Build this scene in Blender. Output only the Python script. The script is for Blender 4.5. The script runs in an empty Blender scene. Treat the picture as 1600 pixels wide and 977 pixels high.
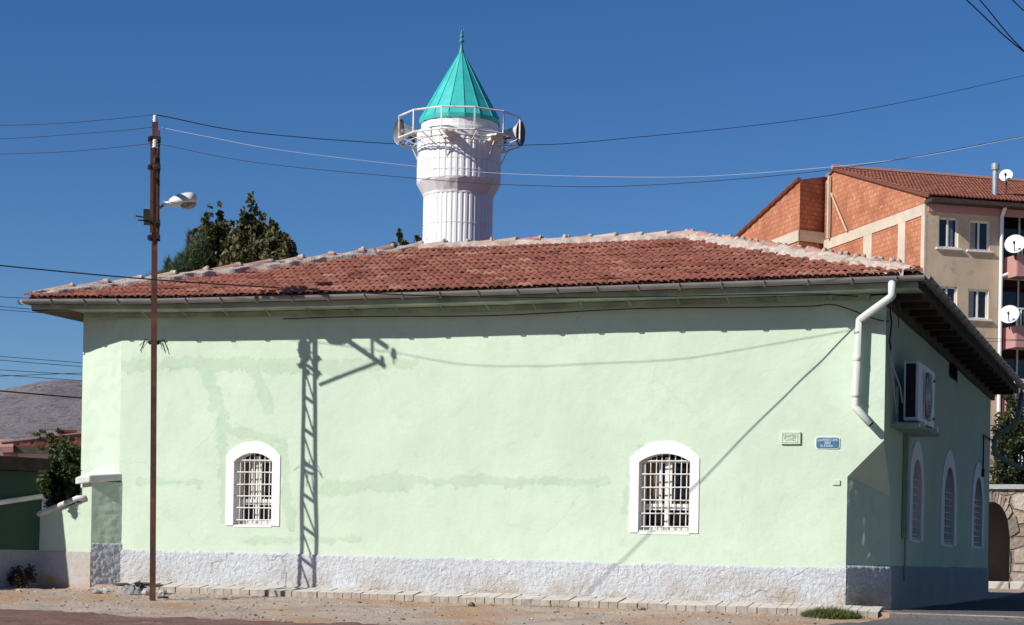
import bpy, math, random
from mathutils import Vector, noise, Matrix
random.seed(7)
V = Vector
sc = bpy.context.scene
COL = sc.collection

# ------------------------------------------------------------------ camera model (design aid)
F, PX, PY, ROLL, EYE = 3000.0, 800.0, 876.0, math.radians(1.0), 1.5
CR, SR = math.cos(ROLL), math.sin(ROLL)
def ray(x, y):
    a = (x - PX) / F; b = (PY - y) / F
    return V((a * CR - b * SR, 1.0, a * SR + b * CR))
ORG = V((0, 0, EYE))
def at_Y(x, y, Y): return ORG + ray(x, y) * Y
def at_plane(x, y, P, N):
    d = ray(x, y); return ORG + d * ((P - ORG).dot(N) / d.dot(N))

# frames of the mosque: s runs left from the right front corner, o outward from the front wall
TH = math.radians(20)
LEFT = V((-math.cos(TH), math.sin(TH), 0)); RIGHT = -LEFT
INN = V((math.sin(TH), math.cos(TH), 0)); OUT = -INN
C = V((3.43, 17.81, 0))
UP = V((0, 0, 1))
def W(s, o, z): return C + LEFT * s + OUT * o + UP * z
def S(t, f, z): return C + INN * t + RIGHT * f + UP * z
def fr(x, y, o=0.0):
    p = at_plane(x, y, C + OUT * o, INN); q = p - C
    return q.dot(LEFT), p.z
def sd(x, y, f=0.0):
    p = at_plane(x, y, C + RIGHT * f, RIGHT); q = p - C
    return q.dot(INN), p.z
def so(p): q = p - C; return q.dot(LEFT), q.dot(OUT)

# ------------------------------------------------------------------ helpers
class MB:
    def __init__(s): s.v = []; s.f = []; s.m = []; s.uv = {}; s.r = []; s.cur = 0; s.rnd = 0.0
    def add(s, vs, fs, m=0, rnd=None, uvs=None):
        b = len(s.v); s.v += [V(p) for p in vs]
        s.r += [s.rnd if rnd is None else rnd] * len(vs)
        if uvs:
            for i, u in enumerate(uvs): s.uv[b + i] = u
        for f in fs: s.f.append([b + i for i in f]); s.m.append(m)
        return b
    def quad(s, a, b, c, d, m=0, rnd=None, uvs=None): s.add([a, b, c, d], [(0, 1, 2, 3)], m, rnd, uvs)
    def box(s, c, ax, ay, az, hx, hy, hz, m=0, rnd=None, taper=1.0):
        c = V(c); vs = []
        for k in (-1, 1):
            t = taper if k > 0 else 1.0
            for j in (-1, 1):
                for i in (-1, 1): vs.append(c + ax * (hx * i * t) + ay * (hy * j * t) + az * (hz * k))
        s.add(vs, [(0, 2, 3, 1), (4, 5, 7, 6), (0, 1, 5, 4), (2, 6, 7, 3), (0, 4, 6, 2), (1, 3, 7, 5)], m, rnd)
    def bar(s, a, b, w, h, up=None, m=0):       # rectangular bar from a to b
        a = V(a); b = V(b); d = (b - a); L = d.length; d.normalize()
        u = V(up) if up else UP
        if abs(d.dot(u)) > .95: u = V((1, 0, 0))
        x = d.cross(u).normalized(); y = x.cross(d).normalized()
        s.box((a + b) / 2, x, y, d, w / 2, h / 2, L / 2, m)
    def tube(s, pts, r, seg=8, m=0, caps=True, arc=None):
        pts = [V(p) for p in pts]; n = len(pts); vs = []; fs = []
        rr = r if isinstance(r, (list, tuple)) else [r] * n
        prev = None
        for i, p in enumerate(pts):
            d = (pts[min(i + 1, n - 1)] - pts[max(i - 1, 0)]).normalized()
            if prev is None:
                u = UP if abs(d.z) < .9 else V((1, 0, 0))
                x = d.cross(u).normalized()
            else:
                x = (prev - d * prev.dot(d)).normalized()
            prev = x; y = x.cross(d).normalized()
            for k in range(seg):
                a = 2 * math.pi * k / seg
                vs.append(p + x * (rr[i] * math.cos(a)) + y * (rr[i] * math.sin(a)))
        for i in range(n - 1):
            for k in range(seg):
                k2 = (k + 1) % seg
                fs.append((i * seg + k, i * seg + k2, (i + 1) * seg + k2, (i + 1) * seg + k))
        if caps: fs.append(tuple(range(seg - 1, -1, -1))); fs.append(tuple((n - 1) * seg + k for k in range(seg)))
        s.add(vs, fs, m)
    def lathe(s, c, prof, seg=32, m=0, ax=None, wob=None, cap=False):   # prof: (r, h)
        c = V(c); az = V(ax).normalized() if ax else UP
        u = V((1, 0, 0)) if abs(az.x) < .9 else V((0, 1, 0))
        x = az.cross(u).normalized(); y = az.cross(x).normalized()
        vs = []; fs = []
        for j, (r, h) in enumerate(prof):
            for k in range(seg):
                a = 2 * math.pi * k / seg
                q = r * (1 + (wob(k, j) if wob else 0))
                vs.append(c + x * (q * math.cos(a)) + y * (q * math.sin(a)) + az * h)
        for j in range(len(prof) - 1):
            for k in range(seg):
                k2 = (k + 1) % seg
                fs.append((j * seg + k, j * seg + k2, (j + 1) * seg + k2, (j + 1) * seg + k))
        if cap: fs.append(tuple(range(seg))); fs.append(tuple((len(prof) - 1) * seg + k for k in range(seg)))
        s.add(vs, fs, m)
    def grid(s, fn, us, vs_, m=0, skip=None, uvf=None, rnd=0.0):
        nu = len(us); vs = []; uvs = []
        for v in vs_:
            for u in us: vs.append(fn(u, v)); uvs.append(uvf(u, v) if uvf else (u, v))
        fs = []
        for j in range(len(vs_) - 1):
            for i in range(nu - 1):
                if skip and skip((us[i] + us[i + 1]) / 2, (vs_[j] + vs_[j + 1]) / 2): continue
                fs.append((j * nu + i, j * nu + i + 1, (j + 1) * nu + i + 1, (j + 1) * nu + i))
        s.add(vs, fs, m, rnd, uvs)

def rectwall(mb, fr_, u0, u1, z0, z1, holes, rev, m=0, mr=None):
    us_ = sorted({u0, u1, *[h[0] for h in holes], *[h[1] for h in holes]}); zs_ = sorted({z0, z1, *[h[2] for h in holes], *[h[3] for h in holes]})
    for a, b in zip(us_[:-1], us_[1:]):
        for c, d in zip(zs_[:-1], zs_[1:]):
            if any(h[0] <= (a + b) / 2 <= h[1] and h[2] <= (c + d) / 2 <= h[3] for h in holes): continue
            mb.quad(fr_(a, 0, c), fr_(b, 0, c), fr_(b, 0, d), fr_(a, 0, d), m, None, [(a, c), (b, c), (b, d), (a, d)])
    for a, b, c, d in holes:
        mm = m if mr is None else mr
        for (p, q) in (((a, c), (b, c)), ((b, c), (b, d)), ((b, d), (a, d)), ((a, d), (a, c))): mb.quad(fr_(p[0], 0, p[1]), fr_(q[0], 0, q[1]), fr_(q[0], -rev, q[1]), fr_(p[0], -rev, p[1]), mm)

def linspace(a, b, n): return [a + (b - a) * i / (n - 1) for i in range(n)]
def obj(name, mb, mats, parent=None, smooth=False, bevel=0.0, fix=True):
    me = bpy.data.meshes.new(name)
    off = V((0, 0, 0)); p = parent
    while p is not None: off = off + p.location; p = p.parent
    me.from_pydata([v - off for v in mb.v], [], mb.f)
    for m in (mats if isinstance(mats, (list, tuple)) else [mats]): me.materials.append(m)
    me.polygons.foreach_set('material_index', mb.m)
    at = me.attributes.new('rnd', 'FLOAT', 'POINT'); at.data.foreach_set('value', [float(x) for x in mb.r])
    if mb.uv:
        ul = me.uv_layers.new(name='UVMap')
        for l in me.loops: ul.data[l.index].uv = mb.uv.get(l.vertex_index, (0, 0))
    if fix:
        import bmesh
        bm = bmesh.new(); bm.from_mesh(me); bmesh.ops.recalc_face_normals(bm, faces=bm.faces); bm.to_mesh(me); bm.free()
    if smooth: me.polygons.foreach_set('use_smooth', [True] * len(me.polygons))
    me.update()
    o = bpy.data.objects.new(name, me); COL.objects.link(o)
    if parent: o.parent = parent
    if bevel:
        b = o.modifiers.new('bevel', 'BEVEL'); b.width = bevel; b.segments = 2; b.limit_method = 'ANGLE'
    return o
def tag(o, label, cat, group=None, kind=None):
    o['label'] = label; o['category'] = cat
    if group: o['group'] = group
    if kind: o['kind'] = kind
    return o
def thing(name, loc, label, cat, group=None):
    o = bpy.data.objects.new(name, None); o.location = loc; o.empty_display_size = .1
    COL.objects.link(o); return tag(o, label, cat, group)
def struct(o, kind='structure'): o['kind'] = kind; return o
def fbm(p, oct=3):
    v = 0; a = 1; t = 0
    for i in range(oct): v += a * noise.noise(p); t += a; a *= .5; p = p * 2.03
    return v / t

# ------------------------------------------------------------------ materials
def lin(c):     # sRGB 0-255 -> linear
    return tuple(((x / 255 + .055) / 1.055) ** 2.4 if x / 255 > .04045 else x / 255 / 12.92 for x in c)
class NT:
    def __init__(s, name):
        s.m = bpy.data.materials.new(name); s.m.use_nodes = True
        s.t = s.m.node_tree; s.n = s.t.nodes; s.l = s.t.links
        s.b = s.n['Principled BSDF']
    def node(s, typ, **kw):
        n = s.n.new(typ)
        for k, v in kw.items():
            if k.startswith('i_'):
                key = k[2:]
                n.inputs[int(key) if key.isdigit() else key.replace('_', ' ')].default_value = v
            else: setattr(n, k, v)
        return n
    def link(s, a, b): s.l.new(a, b)
    def math(s, op, a, b=None, c=None, clamp=False):
        n = s.n.new('ShaderNodeMath'); n.operation = op; n.use_clamp = clamp
        for i, x in enumerate((a, b, c)):
            if x is None: continue
            if isinstance(x, (int, float)): n.inputs[i].default_value = x
            else: s.link(x, n.inputs[i])
        return n.outputs[0]
    def coord(s, which='Object'):
        return s.n.new('ShaderNodeTexCoord').outputs[which]
    def noise(s, vec, scale, detail=4, rough=.55, dist=0.0):
        n = s.node('ShaderNodeTexNoise'); n.inputs['Scale'].default_value = scale; n.inputs['Detail'].default_value = detail
        n.inputs['Roughness'].default_value = rough; n.inputs['Distortion'].default_value = dist
        s.link(vec, n.inputs['Vector']); return n.outputs['Fac']
    def ramp(s, fac, stops):
        n = s.n.new('ShaderNodeValToRGB'); e = n.color_ramp.elements
        while len(e) < len(stops): e.new(.5)
        for i, (p, c) in enumerate(stops): e[i].position = p; e[i].color = (*c, 1) if len(c) == 3 else c
        s.link(fac, n.inputs['Fac']); return n.outputs['Color']
    def smooth(s, x, a, b):
        n = s.n.new('ShaderNodeMapRange'); n.interpolation_type = 'SMOOTHSTEP'
        s.link(x, n.inputs[0]); n.inputs[1].default_value = a; n.inputs[2].default_value = b
        return n.outputs[0]
    def mix(s, fac, a, b, typ='MIX'):
        n = s.n.new('ShaderNodeMix'); n.data_type = 'RGBA'; n.blend_type = typ
        for sock, x in ((n.inputs[0], fac), (n.inputs[6], a), (n.inputs[7], b)):
            if isinstance(x, (int, float)): sock.default_value = x
            elif isinstance(x, tuple): sock.default_value = (*x, 1) if len(x) == 3 else x
            else: s.link(x, sock)
        return n.outputs[2]
    def bump(s, h, strength=.5, dist=.01):
        n = s.n.new('ShaderNodeBump'); n.inputs['Strength'].default_value = strength; n.inputs['Distance'].default_value = dist
        s.link(h, n.inputs['Height']); s.link(n.outputs[0], s.b.inputs['Normal'])
    def out(s, col=None, rough=.8, metal=0.0, spec=.3):
        if col is not None:
            if isinstance(col, tuple): s.b.inputs['Base Color'].default_value = (*col, 1)
            else: s.link(col, s.b.inputs['Base Color'])
        if isinstance(rough, (int, float)): s.b.inputs['Roughness'].default_value = rough
        else: s.link(rough, s.b.inputs['Roughness'])
        s.b.inputs['Metallic'].default_value = metal; s.b.inputs['Specular IOR Level'].default_value = spec
        return s.m
def simple(name, col, rough=.7, var=.25, scale=6, bump=.2, bscale=60, metal=0.0, spec=.3, bdist=.004, dirt=None):
    n = NT(name); co = n.coord()
    f = n.noise(co, scale, 5, .6)
    dk = tuple(c * (1 - var) for c in col); lt = tuple(min(1, c * (1 + var)) for c in col)
    c = n.ramp(f, [(.3, dk), (.7, lt)])
    if dirt:
        g = n.smooth(n.noise(co, scale * .6 + 1.7, 6, .65), .5, .72)
        c = n.mix(g, c, dirt)
    if bump: n.bump(n.noise(co, bscale, 4, .6), bump, bdist)
    return n.out(c, rough, metal, spec)

GREEN = (.58, .70, .545)
M = {}
# painted render: patches of re-plastering drawn in wall coordinates (uv = metres along the wall, height)
def segdist(n, u, v, a, b):
    ax, ay = a; dx, dy = b[0] - a[0], b[1] - a[1]; L2 = dx * dx + dy * dy + 1e-6
    px = n.math('SUBTRACT', u, ax); py = n.math('SUBTRACT', v, ay)
    t = n.math('DIVIDE', n.math('ADD', n.math('MULTIPLY', px, dx), n.math('MULTIPLY', py, dy)), L2, clamp=True)
    qx = n.math('SUBTRACT', px, n.math('MULTIPLY', t, dx)); qy = n.math('SUBTRACT', py, n.math('MULTIPLY', t, dy))
    return n.math('SQRT', n.math('ADD', n.math('MULTIPLY', qx, qx), n.math('MULTIPLY', qy, qy)))
def wall_material(name, patches, base=GREEN, stain=True):
    n = NT(name); uv = n.node('ShaderNodeUVMap').outputs[0]; co = n.coord()
    sep = n.node('ShaderNodeSeparateXYZ'); n.link(uv, sep.inputs[0])
    u, v = sep.outputs[0], sep.outputs[1]
    wob = n.math('MULTIPLY', n.math('SUBTRACT', n.noise(co, 6.0, 8, .72), .5), .30)
    big = n.noise(co, .9, 4, .6); mid = n.noise(co, 4.5, 5, .65); fine = n.noise(co, 26, 5, .6)
    c = n.ramp(big, [(.3, tuple(x * .92 for x in base)), (.7, tuple(min(1, x * 1.03) for x in base))])
    c = n.mix(n.smooth(mid, .48, .75), c, tuple(x * .90 for x in base))
    # a faint vertical and horizontal brushing of the paint
    mp = n.node('ShaderNodeMapping'); mp.inputs['Scale'].default_value = (3.2, 3.2, .5); n.link(co, mp.inputs[0])
    c = n.mix(n.math('MULTIPLY', n.smooth(n.noise(mp.outputs[0], 4, 4, .6), .55, .8), .35), c, tuple(x * .9 for x in base))
    mask = None
    for a, b, w in patches:
        d = n.math('ADD', segdist(n, u, v, a, b), wob)
        k = n.smooth(d, w + .014, w - .012)
        mask = k if mask is None else n.math('MAXIMUM', mask, k)
    h = n.math('ADD', n.math('MULTIPLY', fine, .35), n.math('MULTIPLY', n.noise(co, 7, 4, .55), 1.0))
    h = n.math('ADD', h, n.math('MULTIPLY', n.noise(co, 70, 3, .6), .12))
    if mask is not None:
        mk = n.math('MULTIPLY', mask, n.math('MULTIPLY_ADD', mid, .7, .35))
        c = n.mix(n.math('MULTIPLY', mk, .85), c, (base[0] * .75, base[1] * .82, base[2] * .76))
        h = n.math('ADD', h, n.math('MULTIPLY', mask, -.22))
    sp = n.smooth(n.noise(co, 38, 2, .5), .755, .80)
    c = n.mix(n.math('MULTIPLY', sp, .5), c, tuple(x * .6 for x in base))
    vo = n.node('ShaderNodeTexVoronoi', feature='DISTANCE_TO_EDGE'); vo.inputs['Scale'].default_value = .55
    wv = n.node('ShaderNodeMixRGB', blend_type='ADD'); wv.inputs[0].default_value = .35; n.link(co, wv.inputs[1])
    nz = n.node('ShaderNodeTexNoise'); nz.inputs['Scale'].default_value = 3.5; nz.inputs['Detail'].default_value = 6; n.link(co, nz.inputs['Vector']); n.link(nz.outputs['Color'], wv.inputs[2]); n.link(wv.outputs[0], vo.inputs['Vector'])
    ck = n.math('MULTIPLY', n.smooth(vo.outputs['Distance'], .0055, .0015), n.smooth(n.noise(co, .8, 3), .50, .60))
    c = n.mix(n.math('MULTIPLY', ck, .14), c, tuple(x * .5 for x in base))
    flk = n.smooth(n.noise(co, 9, 6, .7), .66, .70); c = n.mix(n.math('MULTIPLY', flk, .35), c, (base[0] * 1.12, base[1] * 1.06, base[2] * 1.12))
    h = n.math('SUBTRACT', h, n.math('MULTIPLY', ck, .1))
    n.bump(h, .5, .012)
    return n.out(c, .85, 0, .15)
def P(x, y): return fr(x, y)
patches = [(P(195, 572), P(300, 566), .07), (P(300, 566), P(520, 575), .075), (P(540, 572), P(645, 566), .055),
           (P(318, 575), P(345, 650), .075), (P(345, 650), P(352, 810), .055), (P(400, 580), P(418, 640), .06),
           (P(350, 668), P(440, 690), .05), (P(440, 690), P(452, 820), .05),
           (P(215, 752), P(310, 754), .035), (P(505, 764), P(640, 752), .07), (P(640, 752), P(950, 752), .04),
           (P(380, 845), P(560, 842), .03), (P(1000, 700), P(975, 800), .03)]
M['green'] = wall_material('green_render', patches)
M['green_plain'] = wall_material('green_render_plain', [])
def roughcast(name, col, disp=.9, stain=None, hi=1.72, lo=1.40):
    n = NT(name); co = n.coord()
    a = n.noise(co, 28, 4, .6, .8); b = n.noise(co, 70, 3, .6); big = n.noise(co, 1.6, 5, .6)
    c = n.ramp(big, [(.3, tuple(x * .88 for x in col)), (.7, tuple(min(1, x * 1.06) for x in col))])
    c = n.mix(n.smooth(a, .56, .40), c, tuple(x * .9 for x in col))
    if stain:
        sep = n.node('ShaderNodeSeparateXYZ'); n.link(n.node('ShaderNodeNewGeometry').outputs['Position'], sep.inputs[0])
        hh = n.math('ADD', sep.outputs[2], n.math('MULTIPLY', big, .5))
        c = n.mix(n.math('MULTIPLY', n.smooth(hh, hi, lo), n.smooth(n.noise(co, 2.4, 5, .6), .38, .66)), c, stain)
    vo = n.node('ShaderNodeTexVoronoi', feature='DISTANCE_TO_EDGE'); vo.inputs['Scale'].default_value = .8
    wv = n.node('ShaderNodeMixRGB', blend_type='ADD'); wv.inputs[0].default_value = .25; n.link(co, wv.inputs[1])
    nz = n.node('ShaderNodeTexNoise'); nz.inputs['Scale'].default_value = 5; nz.inputs['Detail'].default_value = 5; n.link(co, nz.inputs['Vector']); n.link(nz.outputs['Color'], wv.inputs[2]); n.link(wv.outputs[0], vo.inputs['Vector'])
    ck = n.math('MULTIPLY', n.smooth(vo.outputs['Distance'], .010, .003), n.smooth(n.noise(co, .9, 3), .46, .58))
    c = n.mix(n.math('MULTIPLY', ck, .28), c, (.20, .19, .18))
    chip = n.smooth(n.noise(co, 6.5, 5, .7), .68, .72); c = n.mix(n.math('MULTIPLY', chip, .5), c, (.40, .37, .33))
    sp2 = n.node('ShaderNodeSeparateXYZ'); n.link(n.node('ShaderNodeNewGeometry').outputs['Position'], sp2.inputs[0])
    mud = n.math('MULTIPLY', n.smooth(n.math('ADD', sp2.outputs[2], n.math('MULTIPLY', n.noise(co, 7, 5, .7), .16)), 1.30, 1.17), .55)
    c = n.mix(mud, c, (.42, .36, .30))
    n.bump(n.math('SUBTRACT', n.math('ADD', a, n.math('MULTIPLY', b, .4)), n.math('MULTIPLY', ck, .25)), disp, .022)
    return n.out(c, .9, 0, .15)
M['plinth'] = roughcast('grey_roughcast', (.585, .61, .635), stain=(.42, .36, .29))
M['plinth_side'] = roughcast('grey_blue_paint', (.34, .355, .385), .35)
M['white'] = simple('white_paint', (.80, .79, .77), .6, .05, 5, .35, 30, bdist=.004)
M['bars'] = simple('white_metal_paint', (.78, .77, .72), .45, .10, 14, .1, 90, spec=.4, dirt=(.45, .38, .30))
M['glass'] = NT('dark_glass').out((.012, .014, .017), .06, 0, .6)
M['curtain'] = simple('brown_curtain', (.16, .11, .085), .9, .3, 8, .3, 30)
M['upvc'] = simple('window_frame_white', (.72, .71, .67), .4, .06, 9, .1, 40)
M['dark'] = simple('dark_interior', (.02, .02, .02), .95, .2, 5, 0)
def tilemat(name, cols, lichen=.18):
    n = NT(name); co = n.coord(); r = n.node('ShaderNodeAttribute', attribute_name='rnd').outputs['Fac']
    k = len(cols); c = n.ramp(r, [(i / (k - 1), x) for i, x in enumerate(cols)])
    c = n.mix(n.math('MULTIPLY', n.smooth(n.noise(co, 9, 5, .65), .50, .75), .55), c, (.10, .05, .04))
    c = n.mix(n.math('MULTIPLY', n.smooth(n.noise(co, 3.1, 6, .7), .54, .74), lichen), c, (.30, .24, .20))
    n.bump(n.noise(co, 60, 4, .6), .35, .006)
    return n.out(c, .85, 0, .2)
M['tile'] = tilemat('clay_tile', [(.17, .064, .048), (.26, .092, .066), (.31, .118, .084), (.345, .145, .102), (.45, .23, .165)])
M['tile_far'] = tilemat('clay_tile_far', [(.17, .062, .045), (.235, .085, .058), (.28, .105, .07)], .2)
M['ridge'] = tilemat('ridge_clay', [(.40, .20, .15), (.47, .29, .23), (.52, .40, .34)], .6)
M['mortar'] = simple('lime_mortar', (.45, .39, .335), .95, .3, 11, .9, 40, bdist=.015, dirt=(.40, .27, .21))
M['mortar_grey'] = simple('grey_cement', (.42, .43, .43), .95, .2, 8, .9, 40, bdist=.015)
M['gutter'] = simple('weathered_zinc', (.25, .245, .235), .5, .2, 4, .15, 20, metal=.25, dirt=(.26, .22, .19))
M['soffit'] = simple('stained_board', (.10, .085, .065), .9, .35, 5, .4, 30)
M['rafter'] = simple('dark_timber', (.055, .042, .034), .9, .3, 8, .3, 40)
M['fascia'] = simple('green_grey_board', (.33, .40, .31), .85, .3, 4, .3, 25)
M['pipe'] = simple('light_grey_pvc', (.62, .66, .62), .45, .08, 4, .05, 30, spec=.4)
M['pipe_dark'] = simple('green_painted_pipe', (.26, .35, .28), .6, .15, 6, .1, 40)
M['pole'] = simple('rusty_red_iron', (.105, .048, .034), .75, .35, 7, .5, 60, dirt=(.17, .075, .045))
M['iron'] = simple('dark_iron', (.035, .03, .028), .7, .3, 12, .3, 60)
M['porcelain'] = simple('porcelain', (.58, .58, .57), .25, .05, 5, 0, spec=.5)
M['cable'] = simple('black_cable', (.02, .02, .022), .6, .2, 5, 0)
M['wire'] = simple('grey_wire', (.030, .034, .045), .6, .2, 5, 0)
M['wire_white'] = simple('white_wire', (.55, .57, .60), .5, .1, 5, 0)
M['lamp'] = simple('lamp_housing_grey', (.60, .62, .62), .4, .08, 8, .05, 30, spec=.4)
M['lens'] = simple('lamp_lens', (.20, .19, .16), .15, .2, 14, .1, 30, spec=.6)
M['sheet'] = simple('white_sheet_metal', (.83, .83, .835), .45, .05, 3, .12, 9, spec=.35, bdist=.012)
M['sheet_plain'] = simple('white_sheet_collar', (.74, .735, .73), .45, .06, 3, .15, 7, spec=.35, bdist=.02)
M['turq'] = simple('turquoise_sheet', (.05, .47, .43), .5, .22, 3.2, .10, 8, spec=.3, bdist=.012)
M['turq_dark'] = simple('turquoise_finial', (.06, .26, .30), .45, .2, 9, .1, 30)
M['horn'] = simple('horn_grey', (.55, .55, .54), .5, .1, 8, .1, 30)
M['horn_in'] = simple('horn_throat', (.16, .16, .165), .6, .2, 8, .1, 30)
M['ac'] = simple('ac_casing', (.70, .70, .68), .45, .06, 6, .08, 30)
M['ac_fin'] = simple('ac_coil', (.012, .012, .016), .6, .3, 30, .2, 90)
M['ac_fan'] = simple('ac_fan_dark', (.16, .145, .135), .6, .2, 20, .1, 60)
M['steel'] = simple('galvanised_steel', (.42, .43, .44), .4, .12, 5, .1, 30, metal=.6)
M['dish'] = simple('dish_white', (.78, .78, .77), .4, .04, 5, 0)
M['blue'] = simple('blue_enamel', (.055, .16, .27), .4, .25, 30, .1, 40, spec=.4)
M['letter'] = simple('white_letter', (.70, .78, .85), .5, .08, 30, 0)
M['concrete'] = simple('pale_concrete', (.55, .47, .37), .9, .12, 1.3, .5, 12, bdist=.02)
M['coping'] = simple('white_coping', (.70, .70, .67), .75, .12, 6, .5, 30, dirt=(.42, .40, .36))
def brickmat(name, c1, c2, mortar, bw, bh, ms=.012):
    n = NT(name); uv = n.node('ShaderNodeUVMap').outputs[0]; co = n.coord()
    b = n.node('ShaderNodeTexBrick'); b.inputs['Scale'].default_value = 1.0
    b.inputs['Brick Width'].default_value = bw; b.inputs['Row Height'].default_value = bh; b.inputs['Mortar Size'].default_value = ms
    b.inputs['Color1'].default_value = (*c1, 1); b.inputs['Color2'].default_value = (*c2, 1); b.inputs['Mortar'].default_value = (*mortar, 1)
    b.inputs['Bias'].default_value = -.2
    wv = n.node('ShaderNodeTexNoise'); wv.inputs['Scale'].default_value = 2.3; n.link(uv, wv.inputs['Vector'])
    ad = n.node('ShaderNodeMixRGB', blend_type='ADD'); ad.inputs[0].default_value = .05
    n.link(uv, ad.inputs[1]); n.link(wv.outputs['Color'], ad.inputs[2])
    n.link(ad.outputs[0], b.inputs['Vector'])
    c = n.mix(n.smooth(n.noise(co, .7, 5, .7), .42, .7), b.outputs['Color'], tuple(x * .72 for x in c1))
    c = n.mix(n.smooth(n.noise(co, 3.3, 4, .7), .62, .74), c, tuple(min(1, x * 1.5 + .06) for x in c2))
    h = n.math('MULTIPLY_ADD', b.outputs['Fac'], -1.0, n.math('MULTIPLY', n.noise(co, 6, 4, .7), .8))
    n.bump(h, .9, .03)
    return n.out(c, .9, 0, .1)
M['brick'] = brickmat('hollow_brick', (.47, .18, .10), (.57, .26, .15), (.30, .16, .10), .30, .2)
def stonemat():
    n = NT('rubble_stone'); uv = n.node('ShaderNodeUVMap').outputs[0]; co = n.coord()
    mp = n.node('ShaderNodeMapping'); mp.inputs['Scale'].default_value = (2.6, 4.2, 1); n.link(uv, mp.inputs[0])
    v1 = n.node('ShaderNodeTexVoronoi', distance='CHEBYCHEV'); v1.inputs['Scale'].default_value = 1.0; v1.inputs['Randomness'].default_value = .72; n.link(mp.outputs[0], v1.inputs['Vector'])
    v2 = n.node('ShaderNodeTexVoronoi', feature='DISTANCE_TO_EDGE'); v2.inputs['Scale'].default_value = 1.0; v2.inputs['Randomness'].default_value = .72; n.link(mp.outputs[0], v2.inputs['Vector'])
    sp = n.node('ShaderNodeSeparateColor'); n.link(v1.outputs['Color'], sp.inputs[0])
    c = n.ramp(sp.outputs[0], [(.1, (.30, .24, .19)), (.35, (.46, .37, .28)), (.6, (.52, .43, .34)), (.85, (.40, .34, .29)), (1, (.58, .52, .45))])
    c = n.mix(n.smooth(n.noise(co, 9, 5, .7), .45, .7), c, (.34, .27, .21))
    e = n.smooth(v2.outputs['Distance'], .02, .07)
    c = n.mix(e, (.24, .20, .165), c)
    n.bump(n.math('ADD', n.math('MULTIPLY', e, 1.2), n.noise(co, 14, 5, .65)), 1.0, .04)
    return n.out(c, .95, 0, .1)
M['stone'] = stonemat()
M['beige'] = simple('beige_render', (.52, .41, .29), .9, .13, .7, .3, 8, bdist=.02, dirt=(.38, .30, .22))
M['drape'] = simple('pale_drape', (.30, .29, .27), .9, .15, 4, 0)
M['drape_blue'] = simple('blue_grey_drape', (.10, .13, .17), .9, .15, 4, 0)
M['beige_trim'] = simple('cream_trim', (.62, .53, .40), .85, .08, 1.5, .2, 10)
M['added_house_render'] = simple('added_house_render', (.26, .21, .16), .9, .15, .8, .3, 8)
M['pink'] = simple('pink_render', (.44, .235, .22), .9, .08, .6, .3, 8, bdist=.02)
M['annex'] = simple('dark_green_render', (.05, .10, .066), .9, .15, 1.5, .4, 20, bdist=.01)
def leafmat(name, cols, trans=.25):
    n = NT(name); r = n.node('ShaderNodeAttribute', attribute_name='rnd').outputs['Fac']
    k = len(cols); c = n.ramp(r, [(i / (k - 1), x) for i, x in enumerate(cols)])
    m = n.out(c, .55, 0, .3)
    t = n.node('ShaderNodeBsdfTranslucent'); n.link(c, t.inputs[0])
    mx = n.node('ShaderNodeMixShader'); mx.inputs[0].default_value = trans
    n.link(n.b.outputs[0], mx.inputs[1]); n.link(t.outputs[0], mx.inputs[2])
    n.link(mx.outputs[0], n.n['Material Output'].inputs[0])
    return m
M['leaf_bronze'] = leafmat('bronze_green_leaf', [(.045, .052, .018), (.085, .088, .026), (.13, .118, .04), (.23, .18, .085)])
M['leaf_pine'] = leafmat('pine_needle', [(.04, .065, .035), (.075, .11, .05), (.11, .14, .06)])
M['leaf_green'] = leafmat('green_leaf', [(.03, .05, .018), (.06, .085, .03), (.11, .13, .045)])
M['leaf_lime'] = leafmat('yellow_green_leaf', [(.018, .03, .010), (.045, .064, .018), (.12, .13, .036)])
M['leaf_dry'] = leafmat('dry_weed', [(.03, .028, .018), (.06, .05, .03), (.09, .07, .04)])
M['grass'] = leafmat('grass_blade', [(.06, .09, .02), (.11, .15, .035), (.20, .19, .07)])
M['straw'] = leafmat('straw_blade', [(.34, .27, .13), (.45, .36, .18), (.52, .44, .25)])
M['bark'] = simple('bark', (.08, .06, .045), .9, .3, 12, .8, 40, bdist=.02)
M['paver'] = simple('cream_paver_top', (.54, .50, .445), .9, .12, 7, .5, 50)
M['kerb_face'] = simple('soiled_sett_side', (.38, .335, .285), .95, .3, 9, .6, 40)
M['rock'] = simple('grey_stone', (.33, .30, .27), .9, .3, 14, .8, 40, bdist=.01)
M['clod'] = simple('dirt_clod', (.36, .27, .21), .95, .3, 20, .8, 60)
M['rock_dark'] = simple('dark_stone', (.12, .105, .095), .9, .3, 14, .8, 40, bdist=.01)
M['brickbit'] = simple('brick_red', (.40, .20, .15), .9, .25, 20, .6, 60)
M['sack'] = simple('grey_sack', (.27, .26, .255), .85, .3, 16, .6, 40)
M['sack_dark'] = simple('dark_sack', (.10, .09, .085), .85, .3, 16, .6, 40)
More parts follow.
